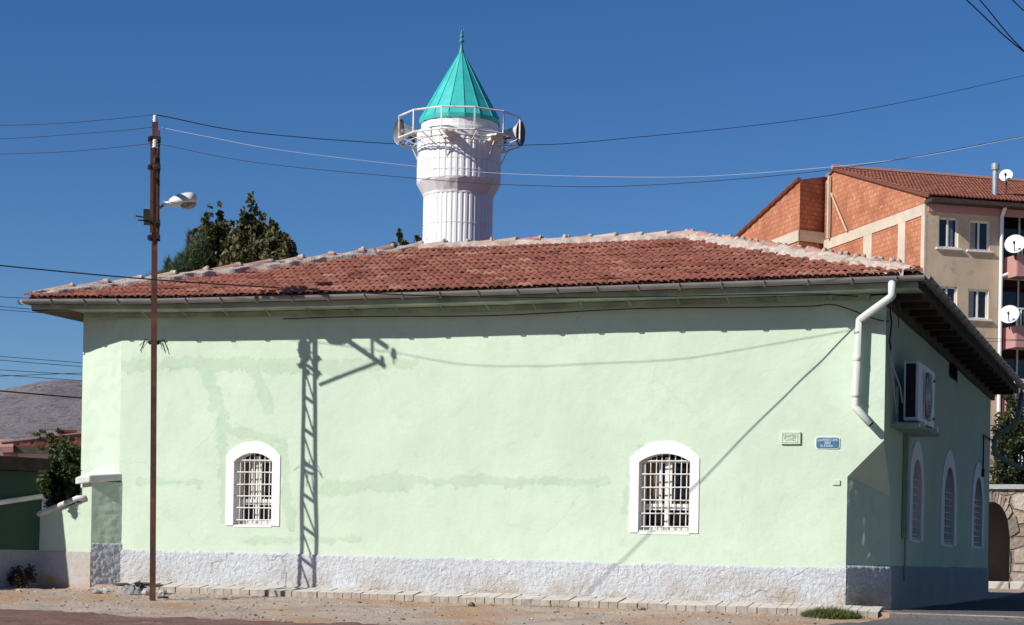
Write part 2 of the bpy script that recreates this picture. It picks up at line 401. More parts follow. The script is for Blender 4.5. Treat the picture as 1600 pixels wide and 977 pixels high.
def groundmat(name, cols, scale=2.2, peb=True, tint=None):
    n = NT(name); co = n.node('ShaderNodeNewGeometry').outputs['Position']
    a = n.noise(co, scale, 7, .65); b = n.noise(co, 24, 5, .65); d = n.noise(co, 140, 3, .6)
    c = n.ramp(a, [(.25 + .5 * i / (len(cols) - 1), x) for i, x in enumerate(cols)])
    c = n.mix(n.smooth(b, .55, .75), c, tuple(x * .6 for x in cols[0]))
    c = n.mix(n.smooth(b, .38, .22), c, tuple(min(1, x * 1.3) for x in cols[-1]))
    if tint:
        c = n.mix(n.smooth(n.noise(co, 1.1, 4, .6), .45, .62), c, tint)
    n.bump(n.math('ADD', n.math('MULTIPLY', b, .8), n.math('MULTIPLY', d, .25)), .9, .03)
    return n.out(c, .95, 0, .1)
M['dirt'] = groundmat('dry_dirt', [(.30, .235, .19), (.44, .36, .30), (.53, .455, .39)], tint=(.42, .27, .18))
M['road'] = groundmat('reddish_asphalt', [(.13, .076, .066), (.205, .12, .104), (.28, .19, .165)], 2.2)
M['street'] = groundmat('grey_asphalt', [(.10, .10, .10), (.14, .14, .14), (.17, .17, .165)], 1.2)
n = NT('bare_hill'); hc = n.node('ShaderNodeNewGeometry').outputs['Position']
c = n.ramp(n.noise(hc, .006, 8, .65), [(.3, (.14, .124, .135)), (.5, (.18, .158, .165)), (.7, (.22, .192, .195))])  # distance haze is put into the mauve tint of these hill colours
c = n.mix(n.smooth(n.noise(hc, .05, 5, .7), .52, .66), c, (.085, .082, .092)); c = n.mix(n.math('MULTIPLY', n.smooth(n.noise(hc, .13, 4, .7), .55, .7), .7), c, (.07, .072, .078))
n.bump(n.noise(hc, .03, 6, .7), .8, 12); M['hill'] = n.out(c, .95, 0, .1)

# ------------------------------------------------------------------ ground heights
def clamp(x, a, b): return max(a, min(b, x))
def gz_so(s, o, nz=True):
    b = 1.088 + .0098 * clamp(s, -4, 13)
    if o > .2: b -= .054 * clamp((o - .2) / .06, 0, 1) + .055 * (max(min(o, 21), .28) - .28)
    elif o < -9: b += .013 * (min(-o, 22) - 9)
    if s < 0 and o < .5: b -= .0
    if nz:
        p = W(s, o, 0)
        k = (.3 if o < .3 else .3 + .9 * clamp((o - .3) / .4, 0, 1)) if s > -.3 else .2
        b += k * (.028 * fbm(p * .8, 3) + .013 * fbm(p * 4.0, 2) + .006 * noise.noise(p * 13))
    return b
def gz(p): s, o = so(p); return gz_so(s, o, False)

def dense(a, b, st, lo, hi, g=1.35):
    n = int(round((b - a) / st)); l = [a + (b - a) * i / n for i in range(n + 1)]
    d = st; x = b
    while x < hi: d *= g; x += d; l.append(x)
    d = st; x = a
    while x > lo: d *= g; x -= d; l.insert(0, x)
    return l
g = MB()
ss = dense(-3, 12, .05, -700, 700); oo = dense(-.6, 4.2, .04, -900, 700)
g.grid(lambda s, o: W(s, o, gz_so(s, o)), ss, oo)
struct(obj('ground', g, M['dirt'], smooth=True))

# reddish road on the left front, following the ground 
def road_edge(s): return 2.85 + .30 * fbm(V((s * .7, 3.3, 0)), 3) + (.0 if s > 4 else (4 - s) * .12)
g = MB()
us = linspace(-2.0, 16, 300) + [17, 19, 22, 27, 35, 50]; ks = [0, .03, .07, .12, .2, .3, .45, .6, .8, 1.1, 1.5, 2, 3, 4.5, 6, 9, 12, 18, 30, 45]
def roadp(s, k):
    o = road_edge(s) + k + max(0, 1 - k) * (.22 * fbm(V((s * 2.6, k, 1)), 3) + .09 * noise.noise(V((s * 14, k, 4))))
    return W(s, o, gz_so(s, o) + (.006 if k > 0 else -.004))
g.grid(roadp, us, ks)
struct(obj('road', g, M['road'], smooth=True))
# grey side street running past the right flank
g = MB()
def strp(s, o):
    s2 = s + (.10 * fbm(V((o * 1.3, 9, 0)), 3) if s > -.2 else 0)
    return W(s2, o, gz_so(s2, o) + .008)
def edge_s(o): return (-.12 if o < .3 else min(.45, -.12 + (o - .3) * .35))
us = [0, .004, .01, .02, .04, .08, .15, .3, .6, 1.0]
vs_ = dense(-.5, 4.2, .06, -24, 45)
g.grid(lambda k, o: strp(edge_s(o) * (1 - k) + (-45) * k, o), us, vs_)
struct(obj('street', g, M['street'], smooth=True))

# pavement of cream setts along the front wall, its kerb face of small blocks
PV = .29
def pv_top(s, o): return W(s, o, gz_so(s, 0, False) + .048 - .15 * max(0, o))
g = MB()
s0, s1 = -.02, 8.0; s = s0; k = 0
kb = MB()
while s < s1:
    w = random.uniform(.088, .106); a, b = s + .0030, s + w - .0030; h = random.uniform(-.004, .004)
    r = random.random(); ot = PV + random.uniform(-.008, .008)
    def q(ss_, o_, dz): return pv_top(ss_, o_) + UP * (h + dz)
    for (oa, ob) in ((.0, .0945), (.0962, .188), (.1897, ot)):
        h2 = random.uniform(-.004, .004)
        sh = .05 * (oa > .09)
        vs = [q(a, oa, h2), q(b, oa, h2), q(b, ob, h2), q(a, ob, h2)]
        lo = [p - UP * .14 for p in vs]
        bi = len(g.f); g.add(vs + lo, [(0, 1, 2, 3), (0, 4, 5, 1), (1, 5, 6, 2), (2, 6, 7, 3), (3, 7, 4, 0)], 0, r)
        for q_ in range(bi + 1, bi + 5): g.m[q_] = 1
    s += w
struct(obj('pavement', g, [M['paver'], M['kerb_face']]))
g = MB(); g.grid(lambda s, o: pv_top(s, o) - UP * .006, linspace(s0, s1, 60), linspace(-.05, PV - .012, 4))
for i in range(59):
    a, b = linspace(s0, s1, 60)[i:i + 2]
    g.quad(pv_top(a, PV - .012) - UP * .02, pv_top(b, PV - .012) - UP * .02, pv_top(b, PV - .012) - UP * .2, pv_top(a, PV - .012) - UP * .2)
struct(obj('pavement_bed', g, M['paver']))

# ------------------------------------------------------------------ sun and sky
TAN, DROP = .78, .875
sun_d = (RIGHT * TAN + INN - UP * DROP).normalized()
sl = bpy.data.lights.new('sun', 'SUN'); sl.energy = 5.0; sl.angle = math.radians(.5); sl.color = (1, .955, .89)
so_ = bpy.data.objects.new('sun', sl); so_.rotation_euler = sun_d.to_track_quat('-Z', 'Y').to_euler(); so_.location = (-20, -10, 30); COL.objects.link(so_)
wd = bpy.data.worlds.new('World'); sc.world = wd; wd.use_nodes = True
wt = wd.node_tree; sky = wt.nodes.new('ShaderNodeTexSky'); sky.sky_type = 'NISHITA'; sky.sun_disc = False
ts = -sun_d; sky.sun_elevation = math.asin(ts.z); sky.sun_rotation = math.atan2(ts.x, ts.y)
sky.altitude = 1100; sky.air_density = 1.0; sky.dust_density = .35; sky.ozone_density = 5.5
bg = wt.nodes['Background']; bg.inputs[1].default_value = .066
hs_ = wt.nodes.new('ShaderNodeHueSaturation'); hs_.inputs['Saturation'].default_value = 1.20; hs_.inputs['Hue'].default_value = .507; hs_.inputs['Value'].default_value = 1.22
wt.links.new(sky.outputs[0], hs_.inputs['Color']); wt.links.new(hs_.outputs[0], bg.inputs[0])
sc.view_settings.view_transform = 'Standard'; sc.view_settings.look = 'None'; sc.view_settings.gamma = 1
sc.view_settings.use_curve_mapping = False; sc.view_settings.exposure = .12

cam = bpy.data.cameras.new('camera'); co_ = bpy.data.objects.new('camera', cam); COL.objects.link(co_); sc.camera = co_
cam.sensor_width = 36; cam.lens = F / 1600 * 36; cam.shift_y = (PY - 488.5) / 1600; cam.clip_end = 20000; cam.clip_start = .1
co_.matrix_world = Matrix(((CR, -SR, 0, 0), (0, 0, -1, 0), (SR, CR, 0, EYE), (0, 0, 0, 1)))

# ------------------------------------------------------------------ MOSQUE
OV = .335                                            # front overhang
mosque = thing('mosque', W(4.3, 0, 1.1), 'pale green single storey mosque with grey plinth and low red tiled hip roof', 'mosque')
eave_px = [(45, 471), (250, 470.5), (500, 465), (760, 457.5), (1000, 449), (1438, 434.5)]
eave = sorted(fr(x, y, OV) for x, y in eave_px)
def interp(tab, s):
    if s <= tab[0][0]:
        (a, b), (c, d) = tab[0], tab[1]
    elif s >= tab[-1][0]:
        (a, b), (c, d) = tab[-2], tab[-1]
    else:
        for i in range(len(tab) - 1):
            if tab[i][0] <= s <= tab[i + 1][0]: (a, b), (c, d) = tab[i], tab[i + 1]; break
    return b + (d - b) * (s - a) / (c - a)
def zE(s): return interp(eave, s)
SR_, SL_ = eave[0][0], eave[-1][0]
s187, s127 = fr(187, 700)[0], fr(127, 700, -.15)[0]
pl = sorted([fr(190, 858), fr(500, 866), (fr(800, 874)), fr(1100, 882), fr(1320, 887)])
def zP(s): return interp(pl, clamp(s, -.5, 9)) + .018 * noise.noise(V((s * 2.2, 0, 5))) + .011 * noise.noise(V((s * 11, 2, 5)))
def zTop(s): return zE(s) - .10

# windows of the front wall: px data -> wall metres
def win_geo(xl, xr, yap, ysp, yb, oxl, oxr, oyap, oysp):
    sl, zb = fr(xl, yb); sr, _ = fr(xr, yb); cx = (xl + xr) / 2
    return dict(c=(sl + sr) / 2, a=abs(sl - sr) / 2, zb=zb, zs=fr(cx, ysp)[1], za=fr(cx, yap)[1],
                A=abs(fr(oxl, yb)[0] - fr(oxr, yb)[0]) / 2, Zs=fr(cx, oysp)[1], Za=fr(cx, oyap)[1])
WG = [win_geo(364.5, 424, 708, 721, 821, 351, 435.5, 690, 712), win_geo(997, 1077, 709, 722, 832, 982, 1090, 689, 716)]
def arch(c, a, zb, zs, za, n=18, pw=2.0):     # left-bottom -> over the arch -> right-bottom (in +u order)
    pts = [(c - a, zb), (c - a, (zb + zs) / 2)]
    h = za - zs; R = (a * a + h * h) / (2 * h) if h > 0 and h <= a else None
    for i in range(n + 1):
        x = -a + 2 * a * i / n
        if R: z = zs + math.sqrt(max(0, R * R - x * x)) - (R - h)
        else: z = zs + h * math.sqrt(max(0, 1 - (abs(x) / a) ** 2))
        pts.append((c + x, z))
    return pts + [(c + a, (zb + zs) / 2), (c + a, zb)]
def in_arch(u, z, c, a, zb, zs, za):
    x = abs(u - c)
    if x > a or z < zb: return False
    if z <= zs: return True
    h = za - zs; R = (a * a + h * h) / (2 * h)
    return z <= zs + math.sqrt(max(0, R * R - x * x)) - (R - h)

CH_S, CH_T = fr(1323, 800)[0], .45
zc1 = fr(1324, 745)[1]; zc0 = fr(1379, 688)[1]; zc2 = at_plane(1386, 775, S(CH_T, 0, 0), INN).z
def wob(s, z):
    k = clamp((s - CH_S) / .25, 0, 1) * clamp((s187 - s) / .15, 0, 1)
    for wg in WG:
        d = max(abs(s - wg['c']) - wg['A'], 0); k *= clamp(.25 + d / .25, 0, 1)
    return k * (.013 * noise.noise(V((s * .9, z * .9, 2))) + .006 * noise.noise(V((s * 2.7, z * 2.7, 7))))
wl = MB()
def zwall(s, k): return .85 + (zTop(s) - .85) * k
us = linspace(CH_S, s187, 260); ks = linspace(0, 1, 96)
def hole(s, k):
    z = zwall(s, k)
    return any(in_arch(s, z, w['c'], (w['a'] + w['A']) / 2, w['zb'] + .02, (w['zs'] + w['Zs']) / 2, (w['za'] + w['Za']) / 2) for w in WG)
wl.grid(lambda s, k: W(s, wob(s, zwall(s, k)), zwall(s, k)), us, ks, 0, hole, lambda s, k: (s, zwall(s, k)))
# corner above the chamfer, both flanks
def tri(pts, m=0, uvs=None): wl.add(pts, [tuple(range(len(pts)))], m, None, uvs or [(p.x, p.z) for p in pts])
tri([W(CH_S, 0, zc1), W(0, 0, zc0), W(0, 0, zTop(0)), W(CH_S, 0, zTop(CH_S))], 0, [(CH_S, zc1), (0, zc0), (0, 4.1), (CH_S, 4.1)])
tri([S(0, 0, zc0), S(CH_T, 0, zc2), S(CH_T, 0, zTop(0)), S(0, 0, zTop(0))], 1)
tri([W(CH_S, 0, zc1), S(CH_T, 0, zc2), S(0, 0, zc0)], 1)                       # sloped underside of the corner
cz = linspace(0, 1, 40); cu = linspace(0, 1, 16)
def chamf(u, k):
    a = W(CH_S, 0, 0); b = S(CH_T, 0, 0); p = a + (b - a) * u; z1 = zc1 + (zc2 - zc1) * u
    d = (b - a).normalized(); nr = V((d.y, -d.x, 0)); z = .85 + (z1 - .85) * k
    e = min(u, 1 - u) * 6
    return p + UP * z + nr * (min(1, e) * (.012 * noise.noise(V((u * 3, z * 3, 1))) + .008 * noise.noise(V((u * 9, z * 9, 1)))))
wl.grid(chamf, cu, cz, 1, None, lambda u, k: (u, k))
# left end, turning back a little
s_l = s127; RB = -.15
bl = linspace(0, 1, 24)
def bend(u, k):
    s = s187 + (s_l - s187) * u; e = min(1, min(u, 1 - u) * 5)
    z = zwall(s, k)
    return W(s, RB * u + e * (.012 * noise.noise(V((s * 3, z * 2, 3))) + .006 * noise.noise(V((s * 9, z * 8, 3)))) + (.008 * noise.noise(V((1, z * 3, 9))) if 0 else 0), z)
wl.grid(bend, bl, ks, 1, None, lambda u, k: (s187 + u, zwall(s187, k)))
DEP = sd(1545, 800)[0]                                # depth of the flank
# side windows on the flank
SW = []
for (xl, xr, yt, yb) in ((1418.5, 1441, 688, 845), (1468, 1493, 703, 852), (1516, 1536, 722, 855)):
    t0 = sd(xl, yb)[0]; t1 = sd(xr, yb)[0]; c = (t0 + t1) / 2; zt = sd((xl + xr) / 2, yt)[1]; zb = sd((xl + xr) / 2, yb)[1]
    A = (t1 - t0) / 2; SW.append(dict(c=c, A=A, a=A * .62, zb=zb, Za=zt, Zs=zt - A * .72, za=zt - .19, zs=zt - .19 - A * .42))
vent = (sd(1484, 540)[0], sd(1496, 540)[0], sd(1490, 590)[1], sd(1490, 541)[1])
def zside(t): return zTop(0) - .012 * t
def sz(t, k): return .8 + (zside(t) - .8) * k
def shole(t, k):
    z = sz(t, k)
    if vent[0] < t < vent[1] and vent[2] < z < vent[3]: return True
    return any(in_arch(t, z, w['c'], (w['a'] + w['A']) / 2, w['zb'] + .024, (w['zs'] + w['Zs']) / 2, (w['za'] + w['Za']) / 2) for w in SW)
wl.grid(lambda t, k: S(t, .01 * noise.noise(V((t, k * 3, 4))) * clamp((t - CH_T) / .3, 0, 1), sz(t, k)), linspace(CH_T, DEP, 170), linspace(0, 1, 80), 1, shole, lambda t, k: (t, sz(t, k)))
# left flank and rear wall
bk = DEP
wl.quad(W(s_l, RB, .8), W(s_l, -bk, .8), W(s_l, -bk, zTop(s_l)), W(s_l, RB, zTop(s_l)), 1)
wl.quad(W(s_l, -bk, .8), W(0, -bk, .8), W(0, -bk, zTop(0)), W(s_l, -bk, zTop(s_l)), 1)
obj('wall', wl, [M['green'], M['green_plain']], mosque, smooth=False)

# roughcast plinth on front, bend and chamfer
pm = MB()
def pln(s, k): 
    z = .9 + (zP(s) - .9) * k; 
    pr = .016 + .010 * fbm(V((s * 22, z * 22, 3)), 2) + .006 * noise.noise(V((s * 50, z * 50, 3)))
    if k > .985: pr = -.004
    base = 0 if s < s187 else RB * (s - s187) / (s_l - s187)
    return W(s, base + wob(s, z) + pr, z)
pm.grid(pln, linspace(CH_S - .006, s_l, 620), linspace(0, .98, 40) + [1.0])
def plc(u, k):
    a = W(CH_S - .004, .012, 0); b = S(CH_T, .012, 0); d = (b - a).normalized(); nr = V((d.y, -d.x, 0))
    z1 = fr(1350, 884)[1]; z = .85 + (z1 - .85) * k
    pr = .012 + .012 * fbm(V((u * 10, z * 22, 8)), 2) + .007 * noise.noise(V((u * 24, z * 50, 3)))
    if k > .985: pr = -.004
    return a + (b - a) * u + nr * pr + UP * z
pm.grid(plc, linspace(0, 1, 48), linspace(0, .98, 40) + [1.0])
obj('plinth', pm, M['plinth'], mosque, smooth=True)
pm = MB()
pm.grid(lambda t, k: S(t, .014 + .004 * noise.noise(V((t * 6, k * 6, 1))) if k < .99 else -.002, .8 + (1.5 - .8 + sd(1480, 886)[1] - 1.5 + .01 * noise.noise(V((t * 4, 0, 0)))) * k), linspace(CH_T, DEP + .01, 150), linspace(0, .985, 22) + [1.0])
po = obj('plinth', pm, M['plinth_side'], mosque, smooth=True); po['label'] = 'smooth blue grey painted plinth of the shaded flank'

# window builder (frame function maps (u, outward, z) to world; +u runs along the wall)
def window(fn, g, proud, rev, nv, nh, lab=None, glassy=True):
    inn = arch(g['c'], g['a'], g['zb'], g['zs'], g['za']); outc = arch(g['c'], g['A'], g['zb'] - .004, g['Zs'], g['Za'])
    r = MB(); n = len(inn)
    ring = [fn(u, proud, z) for u, z in outc] + [fn(u, proud + .002, z) for u, z in inn] + [fn(u, -rev, z) for u, z in inn] + [fn(u, -.02, z) for u, z in outc]
    fs = []
    for i in range(n - 1):
        fs += [(i, i + 1, n + i + 1, n + i), (n + i, n + i + 1, 2 * n + i + 1, 2 * n + i), (3 * n + i, i, i + 1, 3 * n + i + 1)]
    fs += [(0, n, 2 * n, 3 * n), (n - 1, 2 * n - 1, 3 * n - 1, 4 * n - 1)]
    r.add(ring, fs)
    rg = obj('window', r, M['white'], mosque, fix=True)
    if lab: rg['label'] = lab
    c, a = g['c'], g['a']
    b = MB()                                         # sill
    b.add([fn(c - a, proud - .004, g['zb'] + .004), fn(c + a, proud - .004, g['zb'] + .004), fn(c + a, -rev, g['zb'] + .03), fn(c - a, -rev, g['zb'] + .03),
           fn(c - a, proud - .004, g['zb'] - .018), fn(c + a, proud - .004, g['zb'] - .018), fn(c + a, -rev, g['zb'] - .03), fn(c - a, -rev, g['zb'] - .03)],
          [(0, 1, 2, 3), (0, 4, 5, 1), (1, 5, 6, 2), (3, 7, 4, 0), (4, 7, 6, 5)])
    obj('sill', b, M['white'], rg)
    p = MB()                                         # pane: the glazing of the whole opening
    pane = [fn(u, -rev + .012, z) for u, z in inn]; p.add(pane, [tuple(range(len(pane)))])
    obj('pane', p, M['glass'], rg)
    f = MB()                                         # casement frame
    ux = (fn(1, 0, 0) - fn(0, 0, 0)).normalized(); oy = (fn(0, 1, 0) - fn(0, 0, 0)).normalized()
    def fbar(u0, z0, u1, z1, w, dpt=.02, o=None):
        o = -rev + .03 if o is None else o
        A = fn(u0, o, z0); B = fn(u1, o, z1); f.bar(A, B, w, dpt, oy)
    H = g['za'] - g['zb']; ht = g['zb'] + H * .33; hs = g['zs'] + .01
    fbar(c - a + .02, g['zb'] + .02, c - a + .02, hs, .035); fbar(c + a - .02, g['zb'] + .02, c + a - .02, hs, .035)
    fbar(c, g['zb'] + .02, c, g['za'] - .03, .05)
    fbar(c - a, g['zb'] + .03, c + a, g['zb'] + .03, .045)
    if glassy:
        fbar(c - a, ht, c + a, ht, .06, .024); fbar(c - a, hs, c + a, hs, .03, .022)
        fbar(c + a * .30, ht, c + a * .30, hs, .022, .018); fbar(c - a * .12, ht, c - a * .12, hs, .03, .028)
    obj('casement', f, M['upvc'], rg)
    if glassy:
        k = MB()
        k.quad(fn(c + a * .25, -rev + .017, ht), fn(c + a * .9, -rev + .017, ht), fn(c + a * .9, -rev + .017, hs), fn(c + a * .25, -rev + .017, hs))
        obj('curtain', k, M['curtain'], rg)
    q = MB(); o = -.035                              # iron grille: pattern of bars
    def topz(u):
        x = u - c; h = g['za'] - g['zs']; R = (a * a + h * h) / (2 * h); return g['zs'] + math.sqrt(max(0, R * R - x * x)) - (R - h)
    for i in range(nv):
        u = c - a + 2 * a * (i + .8) / (nv + .6) + random.uniform(-.006, .006); du = random.uniform(-.008, .008)
        q.tube([fn(u, o, g['zb'] + .02), fn(u + du, o, topz(u) - .0)], .0062, 6)
    for i in range(nh):
        z = g['zb'] + .06 + (g['zs'] - g['zb'] - .05) * i / (nh - 1); dz = random.uniform(-.004, .004)
        q.tube([fn(c - a, o + .011, z), fn(c + a, o + .011, z + dz)], .0068, 6)
    obj('grille', q, M['bars'], rg)
    return rg
window(lambda u, o, z: W(u, o, z), WG[0], .008, .15, 7, 6, 'left arched window with white surround and white bars')
window(lambda u, o, z: W(u, o, z), WG[1], .008, .15, 8, 6, 'wider arched window with white surround and white bars')
for w, lb in zip(SW, ('', '', '')):
    window(lambda u, o, z: S(u, o, z), w, .012, .12, 4, 8, 'tall pointed window on the shaded flank', False)
# vent opening
v = MB(); a, b, c, d = vent
for f0, pts in ((0, [(a, c), (b, c), (b, d), (a, d)]),):
    e = .03
    o4 = [S(u, .004, z) for u, z in [(a - e, c - e), (b + e, c - e), (b + e, d + e), (a - e, d + e)]]
    i4 = [S(u, .004, z) for u, z in pts]; k4 = [S(u, -.2, z) for u, z in pts]
    fs = [(8, 9, 10, 11)]
    for i in range(4):
        j = (i + 1) % 4; fs += [(i, j, 4 + j, 4 + i), (4 + i, 4 + j, 8 + j, 8 + i)]
    v.add(o4 + i4 + k4, fs)
obj('vent', v, M['dark'], mosque)

# ---- roof
dR = 3.62
Bp = at_plane(1080, 380, W(0, OV - dR, 0), INN); sB, zB = (Bp - C).dot(LEFT), Bp.z
sA = (at_plane(655, 408, W(0, OV - dR, 0), INN) - C).dot(LEFT)
K = (zB - zE(sB)) / dR
K_A = K
def rp(s, d, h=0.0):
    nrm = (UP + OUT * K).normalized()
    sag = -.03 * math.sin(math.pi * clamp(d / dR, 0, 1)) * .5
    return W(s, OV + .02 - d, zE(s) + .03 + K * d + sag) + nrm * h
def lim(d): return SR_ + d * (sB - SR_) / dR, SL_ - d * (SL_ - sA) / dR
rb = MB()
pitch, cw = .262, .152
nrow = int(dR / pitch) + 1
def prof(x): 
    return .018 * (abs(math.sin(math.pi * (x * 2 - .12)))) ** .9 - (.014 if x < .08 else 0)
for j in range(nrow):
    d0 = j * pitch - .02; off = random.uniform(-.02, .02)
    nc = int((SL_ - SR_) / cw) + 2
    for i in range(nc):
        u0 = SR_ + i * cw - .1 + off
        lo, hi = lim(max(0, d0)); lo2, hi2 = lim(d0 + pitch)
        if u0 + cw < min(lo, lo2) or u0 > max(hi, hi2): continue
        r = clamp(random.gauss(.5, .2) + .22 * noise.noise(V((u0 * 1.1, d0 * 1.6, 0))), 0, 1); dz = random.uniform(-.004, .005); tl = random.uniform(-.004, .004); sk = random.uniform(-.012, .012)
        nx = 11; vs = []; fs = []
        for q, (dd, hh) in enumerate(((0, -.004), (0, .014), (.012, .020), (pitch * 1.15, -.030))):
            for x in linspace(0, 1, nx):
                L, Rr = lim(clamp(d0 + dd, 0, dR))
                u = clamp(u0 + (x * .985) * cw + sk * (dd / pitch), L - .03, Rr + .03)
                pz = prof(x)
                vs.append(rp(u, min(d0 + dd + sk * .4, dR + .02), hh + pz + dz + tl * (x - .5) + .022))
        for q in range(3):
            for x in range(nx - 1): fs.append((q * nx + x, q * nx + x + 1, (q + 1) * nx + x + 1, (q + 1) * nx + x))
        rb.add(vs, fs, 0, r)
# deck under the tiles and the other three slopes
def deck(pts): rb.add(pts, [tuple(range(len(pts)))], 0, .0)
RA, RBp = rp(sA, dR, -.03), rp(sB, dR, -.03)
BKO = -(DEP + OV)
eL, eR = rp(SL_, 0, -.03), rp(SR_, 0, -.03)
bL = W(SL_, BKO, eL.z - .02); bR = W(SR_, BKO, eR.z - .02)
deck([eL, eR, RBp, RA]); deck([eR, bR, RBp]); deck([bR, bL, RA, RBp]); deck([bL, eL, RA])
for a, b in zip(linspace(SR_, SL_, 60)[:-1], linspace(SR_, SL_, 60)[1:]):
    rb.quad(rp(a, .02, -.07), rp(b, .02, -.07), rp(b, .02, .012), rp(a, .02, .012), 0, .0)
roof = obj('roof', rb, M['tile'], mosque)

def caps(path, lab, n):
    mb = MB(); mo = MB()
    a, b = path; L = (b - a).length; d = (b - a) / L; x = d.cross(UP).normalized(); y = x.cross(d).normalized()
    if y.z < 0: y = -y
    k = L / n
    for i in range(n):
        p = a + d * (k * i - .02); q = a + d * (k * (i + 1) + .035)
        l = random.uniform(-.012, .014); r0, r1 = .066, .05; vs = []; fs = []; sg = 9
        for (pp, rr, hh) in ((p, r1, .0), (q, r0, .02)):
            for m_ in range(sg):
                t = math.pi * m_ / (sg - 1); vs.append(pp + x * (rr * math.cos(t)) + y * (rr * .8 * math.sin(t) + hh + l))
        for (pp, rr, hh) in ((q, r0 - .02, .02),):
            for m_ in range(sg):
                t = math.pi * m_ / (sg - 1); vs.append(pp + x * (rr * math.cos(t)) + y * (rr * .8 * math.sin(t) + hh + l))
        for m_ in range(sg - 1):
            fs.append((m_, m_ + 1, sg + m_ + 1, sg + m_)); fs.append((sg + m_, sg + m_ + 1, 2 * sg + m_ + 1, 2 * sg + m_))
        mb.add(vs, fs, 0, random.random())
        # lump of mortar at the joint
        gm = 1 if random.random() < .12 else 0
        for sd_ in (1, -1):
            c0 = q + x * (sd_ * .035) + y * .05; vs = []; fs = []; sg2, st2 = 9, 5
            rx, ry, rz = random.uniform(.018, .034), random.uniform(.026, .042), random.uniform(.026, .044)
            ph = random.random() * 9
            for u_ in range(st2 + 1):
                for w_ in range(sg2):
                    th = math.pi * u_ / st2; fi = 2 * math.pi * w_ / sg2
                    f_ = 1 + .35 * noise.noise(V((math.cos(fi) * 2 + ph, math.sin(fi) * 2, u_)))
                    vs.append(c0 + d * (rx * math.sin(th) * math.cos(fi) * f_) + x * (ry * math.sin(th) * math.sin(fi) * f_) + y * (rz * math.cos(th) * f_))
            for u_ in range(st2):
                for w_ in range(sg2): fs.append((u_ * sg2 + w_, u_ * sg2 + (w_ + 1) % sg2, (u_ + 1) * sg2 + (w_ + 1) % sg2, (u_ + 1) * sg2 + w_))
            mo.add(vs, fs, gm)
    ns = int(L / .03)
    for sd_ in (1, -1):
        vs = []; fs = []; pr = 6
        for i in range(ns + 1):
            p = a + d * (L * i / ns)
            for j, (xx, yy) in enumerate(((.04, .045), (.06, .034), (.075, .022), (.088, .012), (.10, .0), (.108, -.11))):
                w = 1 + .55 * noise.noise(V((i * .17, j * .4, sd_ * 3 + L))) * (j > 1)
                vs.append(p + x * (sd_ * xx * w) + y * (yy + .014 * noise.noise(V((i * .31, j, sd_)))))
        for i in range(ns):
            for j in range(pr - 1): fs.append((i * pr + j, i * pr + j + 1, (i + 1) * pr + j + 1, (i + 1) * pr + j))
        mo.add(vs, fs, 0)
    cp = obj('ridge_cap', mb, M['ridge'], roof); cp['label'] = lab
    obj('mortar', mo, [M['mortar'], M['mortar_grey']], roof, smooth=True)
caps((rp(SL_ - .06, .03, .03), rp(sA, dR, .035)), 'left hip cap bedded in whitish mortar', 12)
caps((rp(sA, dR, .035), rp(sB, dR, .035)), 'short top ridge cap', 11)
caps((rp(SR_ + .05, .03, .03), rp(sB, dR, .035)), 'right hip cap bedded in cream mortar', 15)

# gutter, fascia and soffit
def half_gutter(mb, pts, outv, r=.047):
    vs = []; fs = []; sg = 9; n = len(pts)
    for rr, ex in ((r, 0), (r - .006, 1)):
        for p in pts:
            for k in range(sg):
                a = math.pi * k / (sg - 1); vs.append(p + outv * (-rr * math.cos(a)) - UP * (rr * math.sin(a) - .012))
    for L_ in (0, 1):
        for i in range(n - 1):
            for k in range(sg - 1):
                b = L_ * n * sg; fs.append((b + i * sg + k, b + i * sg + k + 1, b + (i + 1) * sg + k + 1, b + (i + 1) * sg + k))
    for i in range(n - 1):
        for k in (0, sg - 1):
            fs.append((i * sg + k, (i + 1) * sg + k, n * sg + (i + 1) * sg + k, n * sg + i * sg + k))
    for i in (0, n - 1):
        fs.append(tuple(i * sg + k for k in range(sg)))
    mb.add(vs, fs)
gt = MB()
def gp(s): return W(s, OV + .055, zE(s))
half_gutter(gt, [gp(s) for s in linspace(SL_ + .02, SR_ - .05, 60)], OUT)
for i in range(24):                                   # joints and brackets
    s = SR_ + .2 + i * .405
    for k in range(1):
        pts = [gp(s) + OUT * (-.0565 * math.cos(a)) - UP * (.0565 * math.sin(a) - .012) for a in linspace(0, math.pi, 9)]
        for p0, p1 in zip(pts[:-1], pts[1:]): gt.bar(p0, p1, .022, .004)
# side gutter
sg_pts = [W(SR_ - .05, OV + .05 - t, zE(SR_) - .012 * t) for t in linspace(0, DEP + 2 * OV, 30)]
half_gutter(gt, sg_pts, RIGHT)
half_gutter(gt, [W(SL_ + .03, OV + .05 - t, zE(SL_)) for t in linspace(0, DEP + 2 * OV, 20)], LEFT)
for t in linspace(.1, DEP + .6, 24):
    p = W(SR_ - .05, OV + .05 - t, zE(SR_) - .012 * t)
    pts = [p + RIGHT * (-.056 * math.cos(a)) - UP * (.056 * math.sin(a) - .012) for a in linspace(0, math.pi, 7)]
    for p0, p1 in zip(pts[:-1], pts[1:]): gt.bar(p0, p1, .022, .004)
obj('gutter', gt, M['gutter'], mosque, smooth=False)
sf = MB()
us = linspace(SR_ + .02, SL_ - .02, 40)
sf.grid(lambda s, k: W(s, -.08 + (OV - .02 + .08) * k, zE(s) - .085), us, [0, 1], 2)
sf.grid(lambda s, k: W(s, OV - .02, zE(s) - .085 + .10 * k), us, [0, 1], 2)
